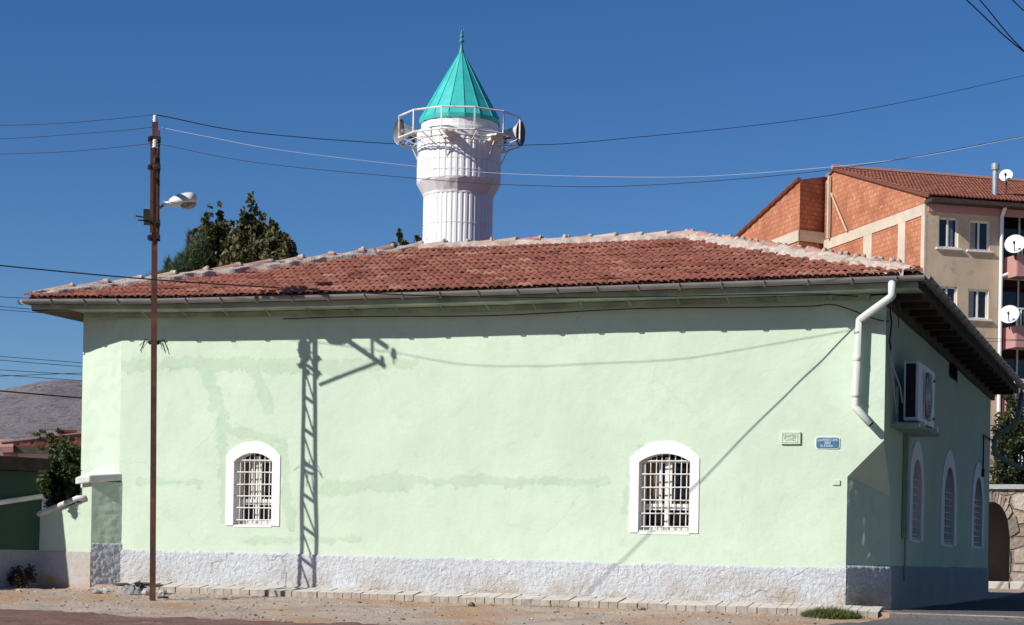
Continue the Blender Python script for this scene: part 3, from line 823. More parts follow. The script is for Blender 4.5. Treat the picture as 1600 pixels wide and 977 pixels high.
sf.grid(lambda t, k: S(t, (-SR_ - .03) * k - .05 * (1 - k), zE(0) - .085 - .012 * t), linspace(-OV + .03, DEP + OV, 20), [0, 1])
sf.grid(lambda t, k: S(t, -SR_ - .03, zE(0) - .085 - .012 * t + .10 * k), linspace(-OV + .03, DEP + OV, 20), [0, 1], 1)
sf.grid(lambda t, k: W(s_l + (SL_ - .02 - s_l) * k - .1 * (1 - k), -t, zE(SL_) - .10), linspace(-OV + .03, DEP + OV, 20), [0, 1])
sf.grid(lambda t, k: W(SL_ - .02, -t, zE(SL_) - .10 + .10 * k), linspace(-OV + .03, DEP + OV, 20), [0, 1], 1)
sf.bar(S(-OV * .2, .022, zE(0) - .14), S(DEP + .1, .022, zE(0) - .14 - .012 * DEP), .045, .12)
obj('soffit', sf, [M['soffit'], M['soffit'], M['fascia']], mosque)
cn = MB()                                             # painted cornice board and small hooks at the wall head
for a, b in zip(us[:-1], us[1:]):
    if a < 0 or b > s127 - .05: continue
    cn.bar(W(a, .03, zE(a) - .115), W(b, .03, zE(b) - .115), .04, .05, None)
for s in linspace(.5, 7.8, 16):
    cn.tube([W(s, .05, zE(s) - .14), W(s, OV * .6, zE(s) - .09)], .005, 5)
obj('cornice_board', cn, M['fascia'], mosque)
for i, t in enumerate(linspace(.1, DEP - .1, 18)):
    rf = MB(); z = zE(0) - .125 - .012 * t
    rf.bar(S(t, .03, z + .016), S(t, -SR_ - .045, z + .012), .05, .055)
    obj('rafter', rf, M['rafter'], mosque)
# front downpipe
def bendpipe(pts, r=.037, sub=5, cr=.06):
    out = [pts[0]]
    for i in range(1, len(pts) - 1):
        a, b, c = pts[i - 1], pts[i], pts[i + 1]; u = (a - b).normalized(); v = (c - b).normalized()
        for k in range(sub + 1):
            t = k / sub; out.append((b + u * cr) * (1 - t) ** 2 + b * (2 * t * (1 - t)) + (b + v * cr) * t * t)
    return out + [pts[-1]]
def pip(x, y, o): s, z = fr(x, y, o); return W(s, o, z)
dp = MB()
pth = [pip(1394, 436, OV + .05), pip(1394, 463, OV + .04), pip(1343, 500, .075), pip(1337, 637, .075), pip(1361, 663, .11)]
dp.tube(bendpipe(pth, cr=.018), .036, 14, 0)
for q in (1, 2, 3):
    p = pth[q]
for (x, y) in ((1340, 560),):
    s, z = fr(x, y, .075); dp.lathe(W(s, .075, z - .03), [(.036, 0), (.041, .004), (.041, .056), (.036, .06)], 14)
e = (pth[-1] - pth[-2]).normalized()
dp.lathe(pth[-1], [(.0362, -.002), (.0362, .0015), (.030, .002)], 14, 0, e)
dp.lathe(pth[-1] + e * .0022, [(.030, 0), (.0001, 0)], 14, 1, e)
dpo = obj('downpipe', dp, [M['pipe'], M['dark']], mosque, smooth=True); dpo['label'] = 'pale grey cranked downpipe at the front corner'
for (x, y) in ((1341, 520), (1338, 620)):
    s, z = fr(x, y, .07); st = MB(); st.lathe(W(s, .075, z - .008), [(.036, 0), (.039, 0), (.039, .016), (.036, .016)], 14); st.bar(W(s, 0, z), W(s, .045, z), .014, .014)
    obj('pipe_clip', st, M['steel'], dpo)
# rear downpipe at the far end of the flank
dp = MB()
tt = DEP + .02
pth = [W(SR_ - .03, -(DEP + OV - .05), zE(SR_) - .2), S(tt, .35, sd(1580, 590, .35)[1] if 0 else zTop(0) - .52), S(tt, .06, zTop(0) - .72), S(tt, .06, sd(1557, 715)[1]), S(tt + .1, .42, sd(1557, 738)[1])]
dp.tube(bendpipe(pth, cr=.05), .036, 12)
q = obj('downpipe', dp, M['pipe_dark'], mosque, smooth=True); q['label'] = 'dark green downpipe at the far end of the flank'
# drain pipe and cracks under the air conditioner, thin pipe beside the last window
dp = MB(); t0, z1 = sd(1412, 670); _, z0 = sd(1412, 842)
dp.bar(S(t0 + .05, .03, z1), S(t0 + .05, .03, z0), .16, .05, RIGHT)
dp.tube([S(t0 + .03, .03, z0), S(t0 + .03, .03, gz(S(t0, 0, 0)) + .28)], .012, 8)
q = obj('drain_duct', dp, M['pipe_dark'], mosque); q['label'] = 'boxed green drain under the air conditioner'
dp = MB(); t1, za = sd(1537, 680, .03); _, zb = sd(1537, 737, .03); t2, zc = sd(1553, 690, .03)
dp.tube(bendpipe([S(t1, .03, zb), S(t1, .03, za), S(t2, .03, zc)], cr=.03), .011, 8)
dp.tube([S(t1 - .02, .03, zb - .07), S(t1 + .02, .03, zb + .03)], .02, 8)
obj('gas_pipe', dp, M['iron'], mosque, smooth=True)
# iron brackets high on the flank
for (x0, y0, x1, y1, f0, f1) in ((1521, 563, 1560, 569, .01, .30), (1521, 594, 1560, 573, .01, .28)):
    dp = MB(); ta, z_a = sd(x0, y0); p0 = S(ta, f0, z_a); tb, z_b = sd(x1, y1, f1)
    p1 = S(ta + .6, f1, z_a + (z_b - z_a)); dp.tube([p0, p1], .010, 6)
    if y0 < 580: dp.tube([p0 + INN * (.05 * math.cos(a) - .05) + UP * (.05 * math.sin(a)) + RIGHT * .01 for a in linspace(0, 6.28, 14)], .007, 6)
    obj('iron_bracket', dp, M['iron'], mosque)

# ------------------------------------------------------------------ plaques on the front wall
def text(body, size, loc, mat, parent, ext=.002, sx=1.0, name='lettering'):
    cu = bpy.data.curves.new(name, 'FONT'); cu.body = body; cu.size = size; cu.extrude = ext; cu.align_x = 'CENTER'; cu.align_y = 'CENTER'
    cu.materials.append(mat); o = bpy.data.objects.new(name, cu); COL.objects.link(o)
    o.rotation_euler = Matrix((RIGHT, UP, OUT)).transposed().to_euler(); o.scale = (sx, 1, 1)
    dg = bpy.context.evaluated_depsgraph_get(); dg.update()
    me = bpy.data.meshes.new_from_object(o.evaluated_get(dg)); m2 = bpy.data.objects.new(name, me); COL.objects.link(m2)
    m2.rotation_euler = o.rotation_euler; m2.scale = o.scale; bpy.data.objects.remove(o); bpy.data.curves.remove(cu)
    m2.parent = parent; m2.location = loc - parent.location; return m2
def plate(mb, s0, s1, z0, z1, o0, o1, r=.0, m=0):
    pts = []; cs = [(s0 - r, z0 + r, -90), (s1 + r, z0 + r, 180), (s1 + r, z1 - r, 90), (s0 - r, z1 - r, 0)]
    # s0 > s1 : s0 is the left end
    for (cx, cz_, a0) in ((s1 + r, z0 + r, -90), (s1 + r, z1 - r, 0), (s0 - r, z1 - r, 90), (s0 - r, z0 + r, 180)):
        for k in range(5):
            a = math.radians(a0 + 90 * k / 4); pts.append((cx - r * math.cos(a), cz_ + r * math.sin(a)))
    n = len(pts)
    mb.add([W(a, o1, b) for a, b in pts] + [W(a, o0, b) for a, b in pts], [tuple(range(n)), tuple(range(2 * n - 1, n - 1, -1))] + [(i, n + i, n + (i + 1) % n, (i + 1) % n) for i in range(n)], m)
sa, z1 = fr(1221, 675); sb, z0 = fr(1251, 694)
pq = thing('wall_plaque', W((sa + sb) / 2, .01, z0), 'small raised plaque painted over in the green of the wall', 'plaque')
mb = MB(); plate(mb, sa, sb, z0, z1, -.01, .024, .002); obj('slab', mb, M['green_plain'], pq)
mb = MB()
for a, b, c, d in ((sa - .012, sb + .012, z1 - .014, z1 - .008), (sa - .012, sb + .03, z0 + .014, z0 + .02), (sa - .010, sa - .015, z0 + .014, z1 - .01), (sb + .03, sb + .024, z0 + .014, z1 - .02)):
    plate(mb, max(a, b), min(a, b), c, d, .02, .028)
obj('border', mb, M['green_plain'], pq)
sm = (sa + sb) / 2; H = z1 - z0
text('ÇALAPVERDİ', .040, W(sm, .025, z1 - H * .33), M['green_plain'], pq, .004, .62)
text('CAMİİ', .042, W(sm + .005, .025, z1 - H * .62), M['green_plain'], pq, .004, .85)
sa, z1 = fr(1276, 684); sb, z0 = fr(1311, 700.5)
pq = thing('street_sign', W((sa + sb) / 2, .01, z0), 'small worn blue enamel sign with white lettering beside the green plaque', 'sign')
mb = MB(); plate(mb, sa, sb, z0, z1, -.008, .014, .018); obj('plate', mb, M['blue'], pq, bevel=.002)
mb = MB(); plate(mb, sa + .008, sb - .008, z0 - .007, z1 + .007, -.008, .009, .022); obj('backing', mb, M['white'], pq)
sm = (sa + sb) / 2; H = z1 - z0
text('ÇALAPVERDİ CAMİİ', .032, W(sm, .0145, z1 - H * .24), M['letter'], pq, .001, .66)
text('2004', .034, W(sm, .0145, z1 - H * .52), M['letter'], pq, .001, .9)
text('TEL 8 SOKAK', .030, W(sm + .01, .0145, z1 - H * .80), M['letter'], pq, .001, .7)
sa, z1 = fr(1301, 750.5); sb, z0 = fr(1312.5, 758)
mb = MB(); plate(mb, sa, sb, z0, z1, -.01, .014, .002); p0 = obj('junction_box', mb, M['green_plain']); tag(p0, 'tiny flat square box painted green low on the wall near the corner', 'junction box')

# ------------------------------------------------------------------ air conditioner on the flank
t_ac = .55; zt = at_plane(1436, 563, S(t_ac, .30, 0), INN).z; zb = at_plane(1436, 657, S(t_ac, .30, 0), INN).z
p_in = at_plane(1413, 600, S(t_ac, 0, 0), INN); f_in = (p_in - C).dot(RIGHT); p_out = at_plane(1435, 600, S(t_ac, 0, 0), INN); f_out = (p_out - C).dot(RIGHT)
LAC = (at_plane(1464, 600, S(0, f_out, 0), RIGHT) - C).dot(INN) - t_ac; LAC = min(LAC, 1.15)
ac = thing('air_conditioner', S(t_ac, f_in, zb), 'white outdoor air conditioner unit on brackets on the shaded side wall', 'air conditioner')
fm = (f_in + f_out) / 2; fh = (f_out - f_in) / 2; zm = (zt + zb) / 2; zh = (zt - zb) / 2
mb = MB(); mb.box(S(t_ac + LAC / 2 + .006, fm, zm), INN, RIGHT, UP, LAC / 2 - .006, fh, zh); obj('casing', mb, M['ac'], ac, bevel=.012)
mb = MB(); mb.box(S(t_ac, fm - .006, zm), INN, RIGHT, UP, .004, fh - .02, zh - .03); obj('coil', mb, M['ac_fin'], ac)
mb = MB(); mb.box(S(t_ac + .002, f_in + .006, zm), INN, RIGHT, UP, .008, .008, zh); mb.box(S(t_ac, fm, zb + .016), INN, RIGHT, UP, .01, fh, .016); obj('side_frame', mb, M['ac'], ac)
cf = S(t_ac + LAC * .52, f_out + .004, zm + .0)
mb = MB(); rf = zh * .78
mb.lathe(cf, [(.001, 0), (rf, 0), (rf, .012), (rf * .95, .014)], 32, 0, RIGHT); obj('fan', mb, M['ac_fan'], ac)
mb = MB(); mb.lathe(cf + RIGHT * .016, [(.001, .006), (rf * .14, .006), (rf * .16, 0)], 20, 0, RIGHT)
for r_ in linspace(rf * .25, rf, 6): mb.tube([cf + RIGHT * .018 + INN * (r_ * math.cos(a)) + UP * (r_ * math.sin(a)) for a in linspace(0, 2 * math.pi, 25)], .003, 4, 0, False)
for a in linspace(0, math.pi, 5)[:-1]: mb.tube([cf + RIGHT * .018 + INN * (rf * math.cos(a)) + UP * (rf * math.sin(a)), cf + RIGHT * .018 - INN * (rf * math.cos(a)) - UP * (rf * math.sin(a))], .003, 4)
for sx in (-1, 1):
    for sz_ in (-1, 1):
        mb.bar(cf + RIGHT * .006 + INN * (sx * rf * 1.04) + UP * (sz_ * rf * 1.04), cf + RIGHT * .006 + INN * (sx * rf * 1.04 * (1 if sz_ > 0 else -1)) + UP * (rf * 1.04 * (sz_ if sz_ < 0 else -1)), .008, .008)
obj('fan_guard', mb, M['ac'], ac)
for sz_ in (zt - .1, zb + .09):
    mb = MB(); mb.box(S(t_ac + LAC * .93, f_out + .006, sz_), INN, RIGHT, UP, .02, .006, .012); obj('latch', mb, M['iron'], ac)
for q in (.12, .88):
    mb = MB(); t = t_ac + LAC * q
    mb.bar(S(t, .0, zb - .025), S(t, f_out + .05, zb - .025), .05, .04); mb.bar(S(t, .012, zb - .02), S(t, .012, zb + .34), .04, .025, RIGHT)
    mb.bar(S(t, f_out + .05, zb - .03), S(t, f_out + .05, zb + .01), .05, .008, RIGHT)
    obj('bracket', mb, M['bars'], ac)
mb = MB(); mb.box(S(t_ac + LAC * .45, fm - .05, zb - .06), INN, RIGHT, UP, LAC * .62, fh + .1, .016); obj('shelf', mb, M['fascia'], ac)
# cables tumbling from the eave to the unit
def wavy(p0, p1, n, amp, ph=0): 
    return [p0 + (p1 - p0) * (i / n) + INN * (amp * math.sin(i * 1.3 + ph)) + RIGHT * (amp * .8 * math.cos(i * 1.7 + ph) + .0) for i in range(n + 1)]
mb = MB(); zc_ = zTop(0)
mb.tube(wavy(S(.06, .03, zc_ - .12), S(.12, .03, zb + .62), 9, .010) + [S(.2, .05, zb + .45), S(.34, .09, zb + .3), S(.42, .1, zb + .16)], .008, 6)
mb.tube(wavy(S(.05, .03, zc_ - .05), S(.10, .04, zc_ - .5), 6, .012, 2) + wavy(S(.11, .03, zc_ - .55), S(.2, .03, zb + .42), 6, .01, 1) + [S(.4, .05, zb + .05)], .007, 6)
tag(obj('cable_bundle', mb, M['wire_white'], smooth=True), 'loose pale cables hanging down the corner to the air conditioner', 'cable')
mb = MB()
mb.tube(wavy(S(.05, .035, zc_ + .0), S(.06, .035, zc_ - .5), 6, .014, 1), .008, 6)
mb.tube([S(.06, .05, zc_ - .02), S(.16, .08, zc_ - .1), S(.2, .09, zc_ - .28)], .005, 5)
tag(obj('cable_tail', mb, M['cable'], smooth=True), 'short black cable tails under the right roof corner', 'cable')

# ------------------------------------------------------------------ minaret
Ym = 24.6
mc = at_Y(714.5, 385, Ym); mp = Ym / F                 # metres per photo pixel
def mz(y): return at_Y(716, y, Ym).z
zroof = mz(385) - 1.0
mloc = V((mc.x, Ym, zroof))
mn = thing('minaret', mloc, 'short white ribbed metal minaret with turquoise cone rising behind the tiled roof', 'minaret')
def mlean(z): return V((mc.x + .004 * (z - mz(385)), Ym, 0))
rL, rU = 54.3 * mp, 65.5 * mp
NS = 42
def ribs(mb, r, z0, z1):
    vs = []; fs = []; ring = []
    for k in range(NS):
        a0 = 2 * math.pi * k / NS
        for da, dr in ((0, 0), (.42, 0), (.55, -.008), (.87, -.008)):
            ring.append((a0 + da * 2 * math.pi / NS, r + dr))
    n = len(ring)
    for z in (z0, z1):
        for a, rr in ring: vs.append(mlean(z) + V((math.cos(a) * rr, math.sin(a) * rr, z)))
    for i in range(n): fs.append((i, (i + 1) % n, n + (i + 1) % n, n + i))
    mb.add(vs, fs)
mb = MB(); ribs(mb, rL, zroof, mz(308)); obj('shaft', mb, M['sheet'], mn)
mb = MB()
def wr(k, j): return .012 * math.sin(k * 2.4 + j) + .010 * math.sin(k * 5.1) if 0 < j < 3 else 0
mb.lathe(mlean(mz(300)), [(rL + .004, mz(310)), (rL + .01, mz(306)), (rU - .01, mz(291)), (rU + .004, mz(287))], 32, 0, None, wr); obj('flare', mb, M['sheet_plain'], mn)
mb = MB(); ribs(mb, rU, mz(288.5), mz(224)); obj('drum', mb, M['sheet'], mn)
mb = MB()
mb.lathe(mlean(mz(222)), [(rU + .004, mz(225)), (rU + .012, mz(223)), (rU + .012, mz(210)), (rU - .02, mz(209)), (60.3 * mp, mz(208)), (60.3 * mp, mz(189)), (58 * mp, mz(187))], 40); obj('collar', mb, M['sheet_plain'], mn)
# seam lines
for z, r_ in ((mz(259), rU), (mz(276), rU), (mz(356), rL)):
    mb = MB(); mb.lathe(mlean(z), [(r_ + .001, z), (r_ + .004, z + .003), (r_ + .001, z + .006)], 48); obj('seam_band', mb, M['sheet_plain'], mn)
# cone of 16 facets with standing seams
zc0_, zc1_ = mz(190), mz(80); nf = 16; rc = 63.8 * mp
mb = MB(); ap = mlean(zc1_) + UP * zc1_
ringp = [mlean(zc0_) + V((math.cos(2 * math.pi * (k + .35) / nf) * rc, math.sin(2 * math.pi * (k + .35) / nf) * rc, zc0_)) for k in range(nf)]
topr = [ap + V((math.cos(2 * math.pi * (k + .35) / nf) * .035, math.sin(2 * math.pi * (k + .35) / nf) * .035, -.03)) for k in range(nf)]
low = [p + V((0, 0, -.05)) - (p - mlean(0) - UP * p.z) * .01 for p in ringp]
for k in range(nf):
    k2 = (k + 1) % nf; mb.add([ringp[k], ringp[k2], topr[k2], topr[k]], [(0, 1, 2, 3)]); mb.add([low[k], low[k2], ringp[k2], ringp[k]], [(0, 1, 2, 3)])
mb.add(low, [tuple(range(nf))])
cone = obj('cone', mb, M['turq'], mn)
mb = MB()
for k in range(nf): mb.bar(ringp[k] + UP * .01, topr[k], .006, .006)
obj('seam', mb, M['turq'], cone)
mb = MB(); z0 = zc1_ - .03
mb.lathe(mlean(z0), [(r * mp, z0 + h * mp) for r, h in ((4.6, 0), (3.2, 6), (2.2, 11), (1.6, 15), (3.0, 17), (4.6, 19), (3.0, 21.5), (1.6, 23), (2.4, 25), (3.4, 27), (2.4, 29), (1.4, 30.5), (2.6, 32), (1.6, 34), (1.0, 36))], 16)
cz0 = mlean(z0) + UP * (z0 + 38.5 * mp)
mb.tube([cz0 + V((math.sin(a) * 3.9 * mp, 0, -math.cos(a) * 3.9 * mp)) for a in linspace(.0, 2.72, 12)], [.9 * mp * (1 - .55 * i / 11) for i in range(12)], 6)
mb.tube([cz0 + V((math.sin(a) * 3.9 * mp, 0, -math.cos(a) * 3.9 * mp)) for a in linspace(0, -2.72, 12)], [.9 * mp * (1 - .55 * i / 11) for i in range(12)], 6)
obj('finial', mb, M['turq_dark'], mn, smooth=True)
# gallery: rails, posts, bracketed bar floor
zt_, zb_ = mz(189), mz(222.5); Rg = 97 * mp; nP = 12
def gpt(a, r, z): return mlean(z) + V((math.cos(a) * r, math.sin(a) * r, z))
def ringtube(mb, r, z, th, n=nP, sub=1): mb.tube([gpt(2 * math.pi * (k + .5) / n, r, z) for k in range(n + 1)], th, 6, 0, False)
gal = MB(); ringtube(gal, Rg, zt_, .012); galo = obj('gallery_railing', gal, M['bars'], mn)
mb = MB(); ringtube(mb, Rg, zb_, .011); ringtube(mb, Rg * .86, zb_ - .045, .007, 24); ringtube(mb, Rg * .74, zb_ - .075, .007, 24)
for k in range(20):
    a = 2 * math.pi * k / 20; mb.bar(gpt(a, rU, zb_ - .09), gpt(a, Rg * .985, zb_), .008, .010)
for k in range(0, nP, 2):
    a = 2 * math.pi * (k + .5) / nP; mb.bar(gpt(a, rU, zb_ - .28), gpt(a, Rg * .80, zb_ - .075), .016, .012)
obj('gallery_floor', mb, M['bars'], mn)
for k in range(nP):
    a = 2 * math.pi * (k + .5) / nP; mb = MB(); mb.bar(gpt(a, Rg, zb_), gpt(a, Rg, zt_), .017, .017, (math.cos(a), math.sin(a), 0)); obj('railing_post', mb, M['bars'], galo)
for a_ in (-1.75, -.75):
    mb = MB(); p = gpt(a_, Rg * .78, zb_ - .0); u = V((math.cos(a_), math.sin(a_), 0)); w = V((-u.y, u.x, 0))
    mb.box(p, u, w, UP, .12, .07, .012); mb.box(p - u * .06 - UP * .035, u, w, UP, .05, .06, .03)
    obj('gallery_shelf', mb, M['bars'], mn)
# loudspeakers
def horn(cx, cy, dirv, lab):
    c = at_Y(cx, cy, Ym); d = V(dirv).normalized(); R0 = 19 * mp
    h = thing('loudspeaker', c, lab, 'loudspeaker', 'horn loudspeakers on the minaret gallery')
    mb = MB(); mb.lathe(c, [(.035, -.26), (.045, -.2), (.05, -.15), (.075, -.09), (.11, -.045), (R0, 0), (R0 + .008, .004), (R0 + .006, .01)], 28, 0, d); obj('bell', mb, M['horn'], h, smooth=True, fix=False)
    mb = MB(); mb.lathe(c, [(R0 - .004, .008), (.10, -.04), (.066, -.085), (.04, -.13), (.0005, -.13)], 28, 0, d)
    mb.lathe(c, [(.0005, -.02), (.035, -.03), (.042, -.07), (.042, -.13)], 16, 0, d); obj('throat', mb, M['horn_in'], h, smooth=True, fix=False)
    mb = MB(); mb.lathe(c, [(.0005, -.40), (.05, -.40), (.06, -.385), (.06, -.29), (.05, -.27), (.035, -.26)], 20, 0, d); obj('driver', mb, M['horn'], h, smooth=True)
    mb = MB(); mb.bar(c - d * .2 - UP * .05, V((c.x, c.y, zb_ + .0)) - d * .2, .02, .03); mb.bar(c - d * .27 - UP * .06, c - d * .13 - UP * .06, .03, .012); obj('mount', mb, M['iron'], h)
horn(624.5, 206, (-.86, -.50, -.02), 'grey horn loudspeaker on the side of the minaret nearer the street lamp')
horn(812.5, 209, (.92, -.36, -.06), 'grey horn loudspeaker on the side of the minaret nearer the brick building')

# ------------------------------------------------------------------ utility pole, crossarms, insulators
Yp = 18.92
pb = at_Y(238.5, 926, Yp); ptop = at_Y(242.5, 192, Yp)
wdir = V((-pb.x, -pb.y, 0)).normalized()               # broad side of the lattice points this way
pdir = V((-wdir.y, wdir.x, 0))                          # to the right as seen from the road
if pdir.x < 0: pdir = -pdir
pole = thing('utility_pole', pb, 'slim rusty red lattice utility pole with crossarms standing by the pavement', 'utility pole')
def pc(k): return pb + (ptop - pb) * k
def py_(y): return (926 - y) / (926 - 192)
def hw(k): return .094 - .050 * k
mb = MB()
for sg in (-1, 1):
    for ex in (-1, 1):                                  # channel section: web and two flanges
        pass
    N = 12
    for i in range(N):
        a = -.06 + 1.06 * i / N; b = -.06 + 1.06 * (i + 1) / N
        A = pc(a) + wdir * (hw(a) * sg); B = pc(b) + wdir * (hw(b) * sg)
        mb.bar(A, B, .058, .008, wdir)
        for e in (-1, 1):
            mb.bar(A + pdir * (.026 * e) - wdir * (.007 * sg), B + pdir * (.026 * e) - wdir * (.007 * sg), .006, .014, wdir)
obj('rail', mb, M['pole'], pole)
mb = MB(); ks_ = [.03]; 
while ks_[-1] < .93: ks_.append(ks_[-1] + .073)
for i in range(len(ks_) - 1):
    a, b = ks_[i], ks_[i + 1]
    mb.bar(pc(a) + wdir * hw(a) * .9, pc(b - .012) - wdir * hw(b) * .9, .006, .026, pdir)
    mb.bar(pc(b) + wdir * hw(b), pc(b) - wdir * hw(b), .03, .018, pdir)
obj('lacing', mb, M['pole'], pole)
mb = MB()                                               # thicker doubled section at the head
a, b = py_(373), py_(205)
mb.bar(pc(a) + pdir * .028 + wdir * .055, pc(b) + pdir * .028 + wdir * .04, .042, .022, wdir)
mb.bar(pc(a + .01) - pdir * .008 + wdir * .062, pc(py_(218)) - pdir * .008 + wdir * .05, .075, .014, wdir)
mb.bar(pc(py_(565)), pc(py_(545)) , .0, .0) if 0 else None
obj('head_post', mb, M['pole'], pole)
for y in (218, 262, 372, 348):
    mb = MB(); k = py_(y); c = pc(k)
    mb.box(c + wdir * (hw(k) + .02), pdir, wdir, UP, .055, .012, .018); mb.box(c - wdir * (hw(k) + .02), pdir, wdir, UP, .055, .012, .018)
    for e in (-1, 1): mb.tube([c + pdir * (.048 * e) - wdir * (hw(k) + .05), c + pdir * (.048 * e) + wdir * (hw(k) + .05)], .007, 6)
    mb.box(c - pdir * .055, pdir, wdir, UP, .015, .02, .02)
    obj('clamp', mb, M['iron'], pole)
def insul(p):
    mb = MB(); mb.tube([p - UP * .09, p + UP * .03], .008, 6, 1)
    mb.lathe(p, [(.001, .058), (.018, .054), (.025, .038), (.018, .022), (.029, .010), (.02, -.004), (.030, -.016), (.028, -.025), (.016, -.027)], 14, 0)
    obj('insulator', mb, [M['porcelain'], M['iron']], pole, smooth=True)
k1, k2 = py_(282), py_(249)
E1 = .72
arm1 = (pc(k1) - wdir * .12, pc(k1) + wdir * E1); arm2 = (pc(k2) - wdir * .12, pc(k2) + wdir * (E1 + .03))
for a, b in (arm1, arm2):
    mb = MB(); mb.bar(a, b, .038, .038, UP); obj('crossarm', mb, M['pole'], pole, bevel=.004)
mb = MB(); q = pc(k1) + wdir * (E1 - .08); mb.bar(pc(py_(385)) + wdir * .1, q - UP * .02, .024, .028, pdir); obj('brace', mb, M['pole'], pole)
mb = MB(); q = pc(k1) + wdir * (E1 - .12); mb.bar(q, q + (pc(k2) - pc(k1)), .022, .022, pdir); obj('strut', mb, M['pole'], pole)
ins = [pc(1.0) + UP * .02, pc(py_(199)) + wdir * .0 + pdir * .0, arm2[1] - UP * .03 + wdir * .05, arm1[1] + UP * .08 - wdir * .03, pc(k2) + wdir * .38 + UP * .055]
for p in (ins[0], ins[2]): insul(p)
mb = MB(); mb.lathe(arm1[1] - wdir * .03, [(.001, .085), (.014, .08), (.02, .06), (.02, .03), (.012, .02)], 10); obj('pin', mb, M['iron'], pole)
# frayed wires tied round the post, small switch box
mb = MB(); c = pc(py_(535))
mb.lathe(c - UP * .02, [(.05, 0), (.056, .004), (.056, .03), (.05, .034)], 10)
for i in range(13):
    a = random.uniform(-1, 1); L = random.uniform(.08, .15); sgn = 1 if i < 8 else -1
    d0 = pdir * (sgn * random.uniform(.4, 1.0)) + wdir * random.uniform(-1, 1)
    mb.tube([c + d0.normalized() * .04, c + d0.normalized() * (.04 + L * .45) + UP * random.uniform(-.01, .04), c + d0.normalized() * (.04 + L * .8) - UP * L * random.uniform(.3, .9)], .0035, 4)
obj('wire_tie', mb, M['cable'], pole)
mb = MB(); c = pc(py_(340)) - pdir * .075 - wdir * .02
mb.box(c + UP * .02, pdir, wdir, UP, .035, .05, .055); mb.box(c - UP * .05 , pdir, wdir, UP, .03, .04, .02)
mb.tube([c - pdir * .02, c - pdir * .11 + UP * .01], .008, 6); mb.tube([c - pdir * .02 - UP * .03, c - pdir * .085 - UP * .03], .008, 6)
mb.tube([c - UP * .05 + pdir * .02, c - UP * .09 + pdir * .04, c - UP * .07 + pdir * .07], .006, 6)
obj('switch_box', mb, M['iron'], pole)
# street lamp on its bracket
lb = pc(py_(325)) + pdir * .03
lc = at_Y(284, 316, Yp - .10)
lamp = thing('street_lamp', lb, 'grey cobra head street lamp on a short curved arm of the utility pole', 'street lamp')
hx = (pdir * .93 + wdir * .36 + UP * .16).normalized(); hz = (UP - hx * UP.dot(hx)).normalized(); hy = hz.cross(hx)
hs = lc - hx * .115
mb = MB(); mb.tube([lb - pdir * .06 - UP * .03, lb + pdir * .02 + UP * .0, lb + pdir * .06 + UP * .03, (lb + hs) / 2 + UP * .035, hs + hx * .03], .017, 10); obj('arm', mb, M['steel'], lamp, smooth=True)
mb = MB(); vs = []; fs = []; NX, NC = 16, 20
LP_ = [(0, .56), (.08, .74), (.22, .88), (.42, .98), (.7, 1.0), (.86, .92), (.95, .74), (1, .46)]
def hprof(t): return interp(LP_, t)
for i in range(NX + 1):
    t = i / NX; wv = .098 * hprof(t); hv = .084 * hprof(t)
    for k in range(NC):
        a = 2 * math.pi * k / NC; zz = math.sin(a); zz = zz * (1 if zz > 0 else .55)
        vs.append(hs + hx * (.27 * t) + hy * (wv * math.cos(a)) + hz * (hv * zz))
for i in range(NX):
    for k in range(NC): fs.append((i * NC + k, i * NC + (k + 1) % NC, (i + 1) * NC + (k + 1) % NC, (i + 1) * NC + k))
fs += [tuple(range(NC)), tuple(NX * NC + k for k in range(NC))]
mb.add(vs, fs); obj('lamp_head', mb, M['lamp'], lamp, smooth=True)
mb = MB(); vs = []; fs = []; NX = 10
for i in range(NX + 1):
    t = i / NX; w = .074 * math.sqrt(max(0.02, 1 - (2 * t - 1) ** 2)) ** .7
    for k in range(11):
        a = math.pi + math.pi * k / 10; vs.append(hs + hx * (.095 + .165 * t) + hy * (w * math.cos(a)) + hz * (.06 * math.sin(a) * math.sqrt(max(.02, 1 - (2 * t - 1) ** 2)) - .022))
for i in range(NX):
    for k in range(10): fs.append((i * 11 + k, i * 11 + k + 1, (i + 1) * 11 + k + 1, (i + 1) * 11 + k))
mb.add(vs, fs); obj('lens', mb, M['lens'], lamp, smooth=True)

# ------------------------------------------------------------------ power lines
def cat(pts, n=10):
    out = []; P_ = [pts[0] * 2 - pts[1]] + pts + [pts[-1] * 2 - pts[-2]]
    for i in range(1, len(P_) - 2):
        for k in range(n):
            t = k / n; a, b, c, d = P_[i - 1:i + 3]
            out.append(.5 * ((2 * b) + (c - a) * t + (2 * a - 5 * b + 4 * c - d) * t * t + (3 * b - a - 3 * c + d) * t ** 3))
    return out + [pts[-1]]
def line(name, pts, r, mat, lab, cat_='power line', grp=None, n=10):
    c_ = cat(pts, n)
    if cat_ != 'cable': c_ = c_ + [c_[-1] + (c_[-1] - c_[-2]).normalized() * 25]
    if grp == GR: c_ = [c_[0] + (c_[0] - c_[1]).normalized() * 20] + c_
    mb = MB(); mb.tube(c_, r, 6); return tag(obj(name, mb, mat, smooth=True), lab, cat_, grp)
def fo(x, y, o): s, z = fr(x, y, o); return W(s, o, z)
R1 = .0034
GR = 'wires crossing the upper right corner'
i0, i2 = ins[0] + UP * .06, ins[2] + UP * .02
GW = 'overhead wires strung from the pole'
def onY(x, y, p): return at_Y(x, y, p)
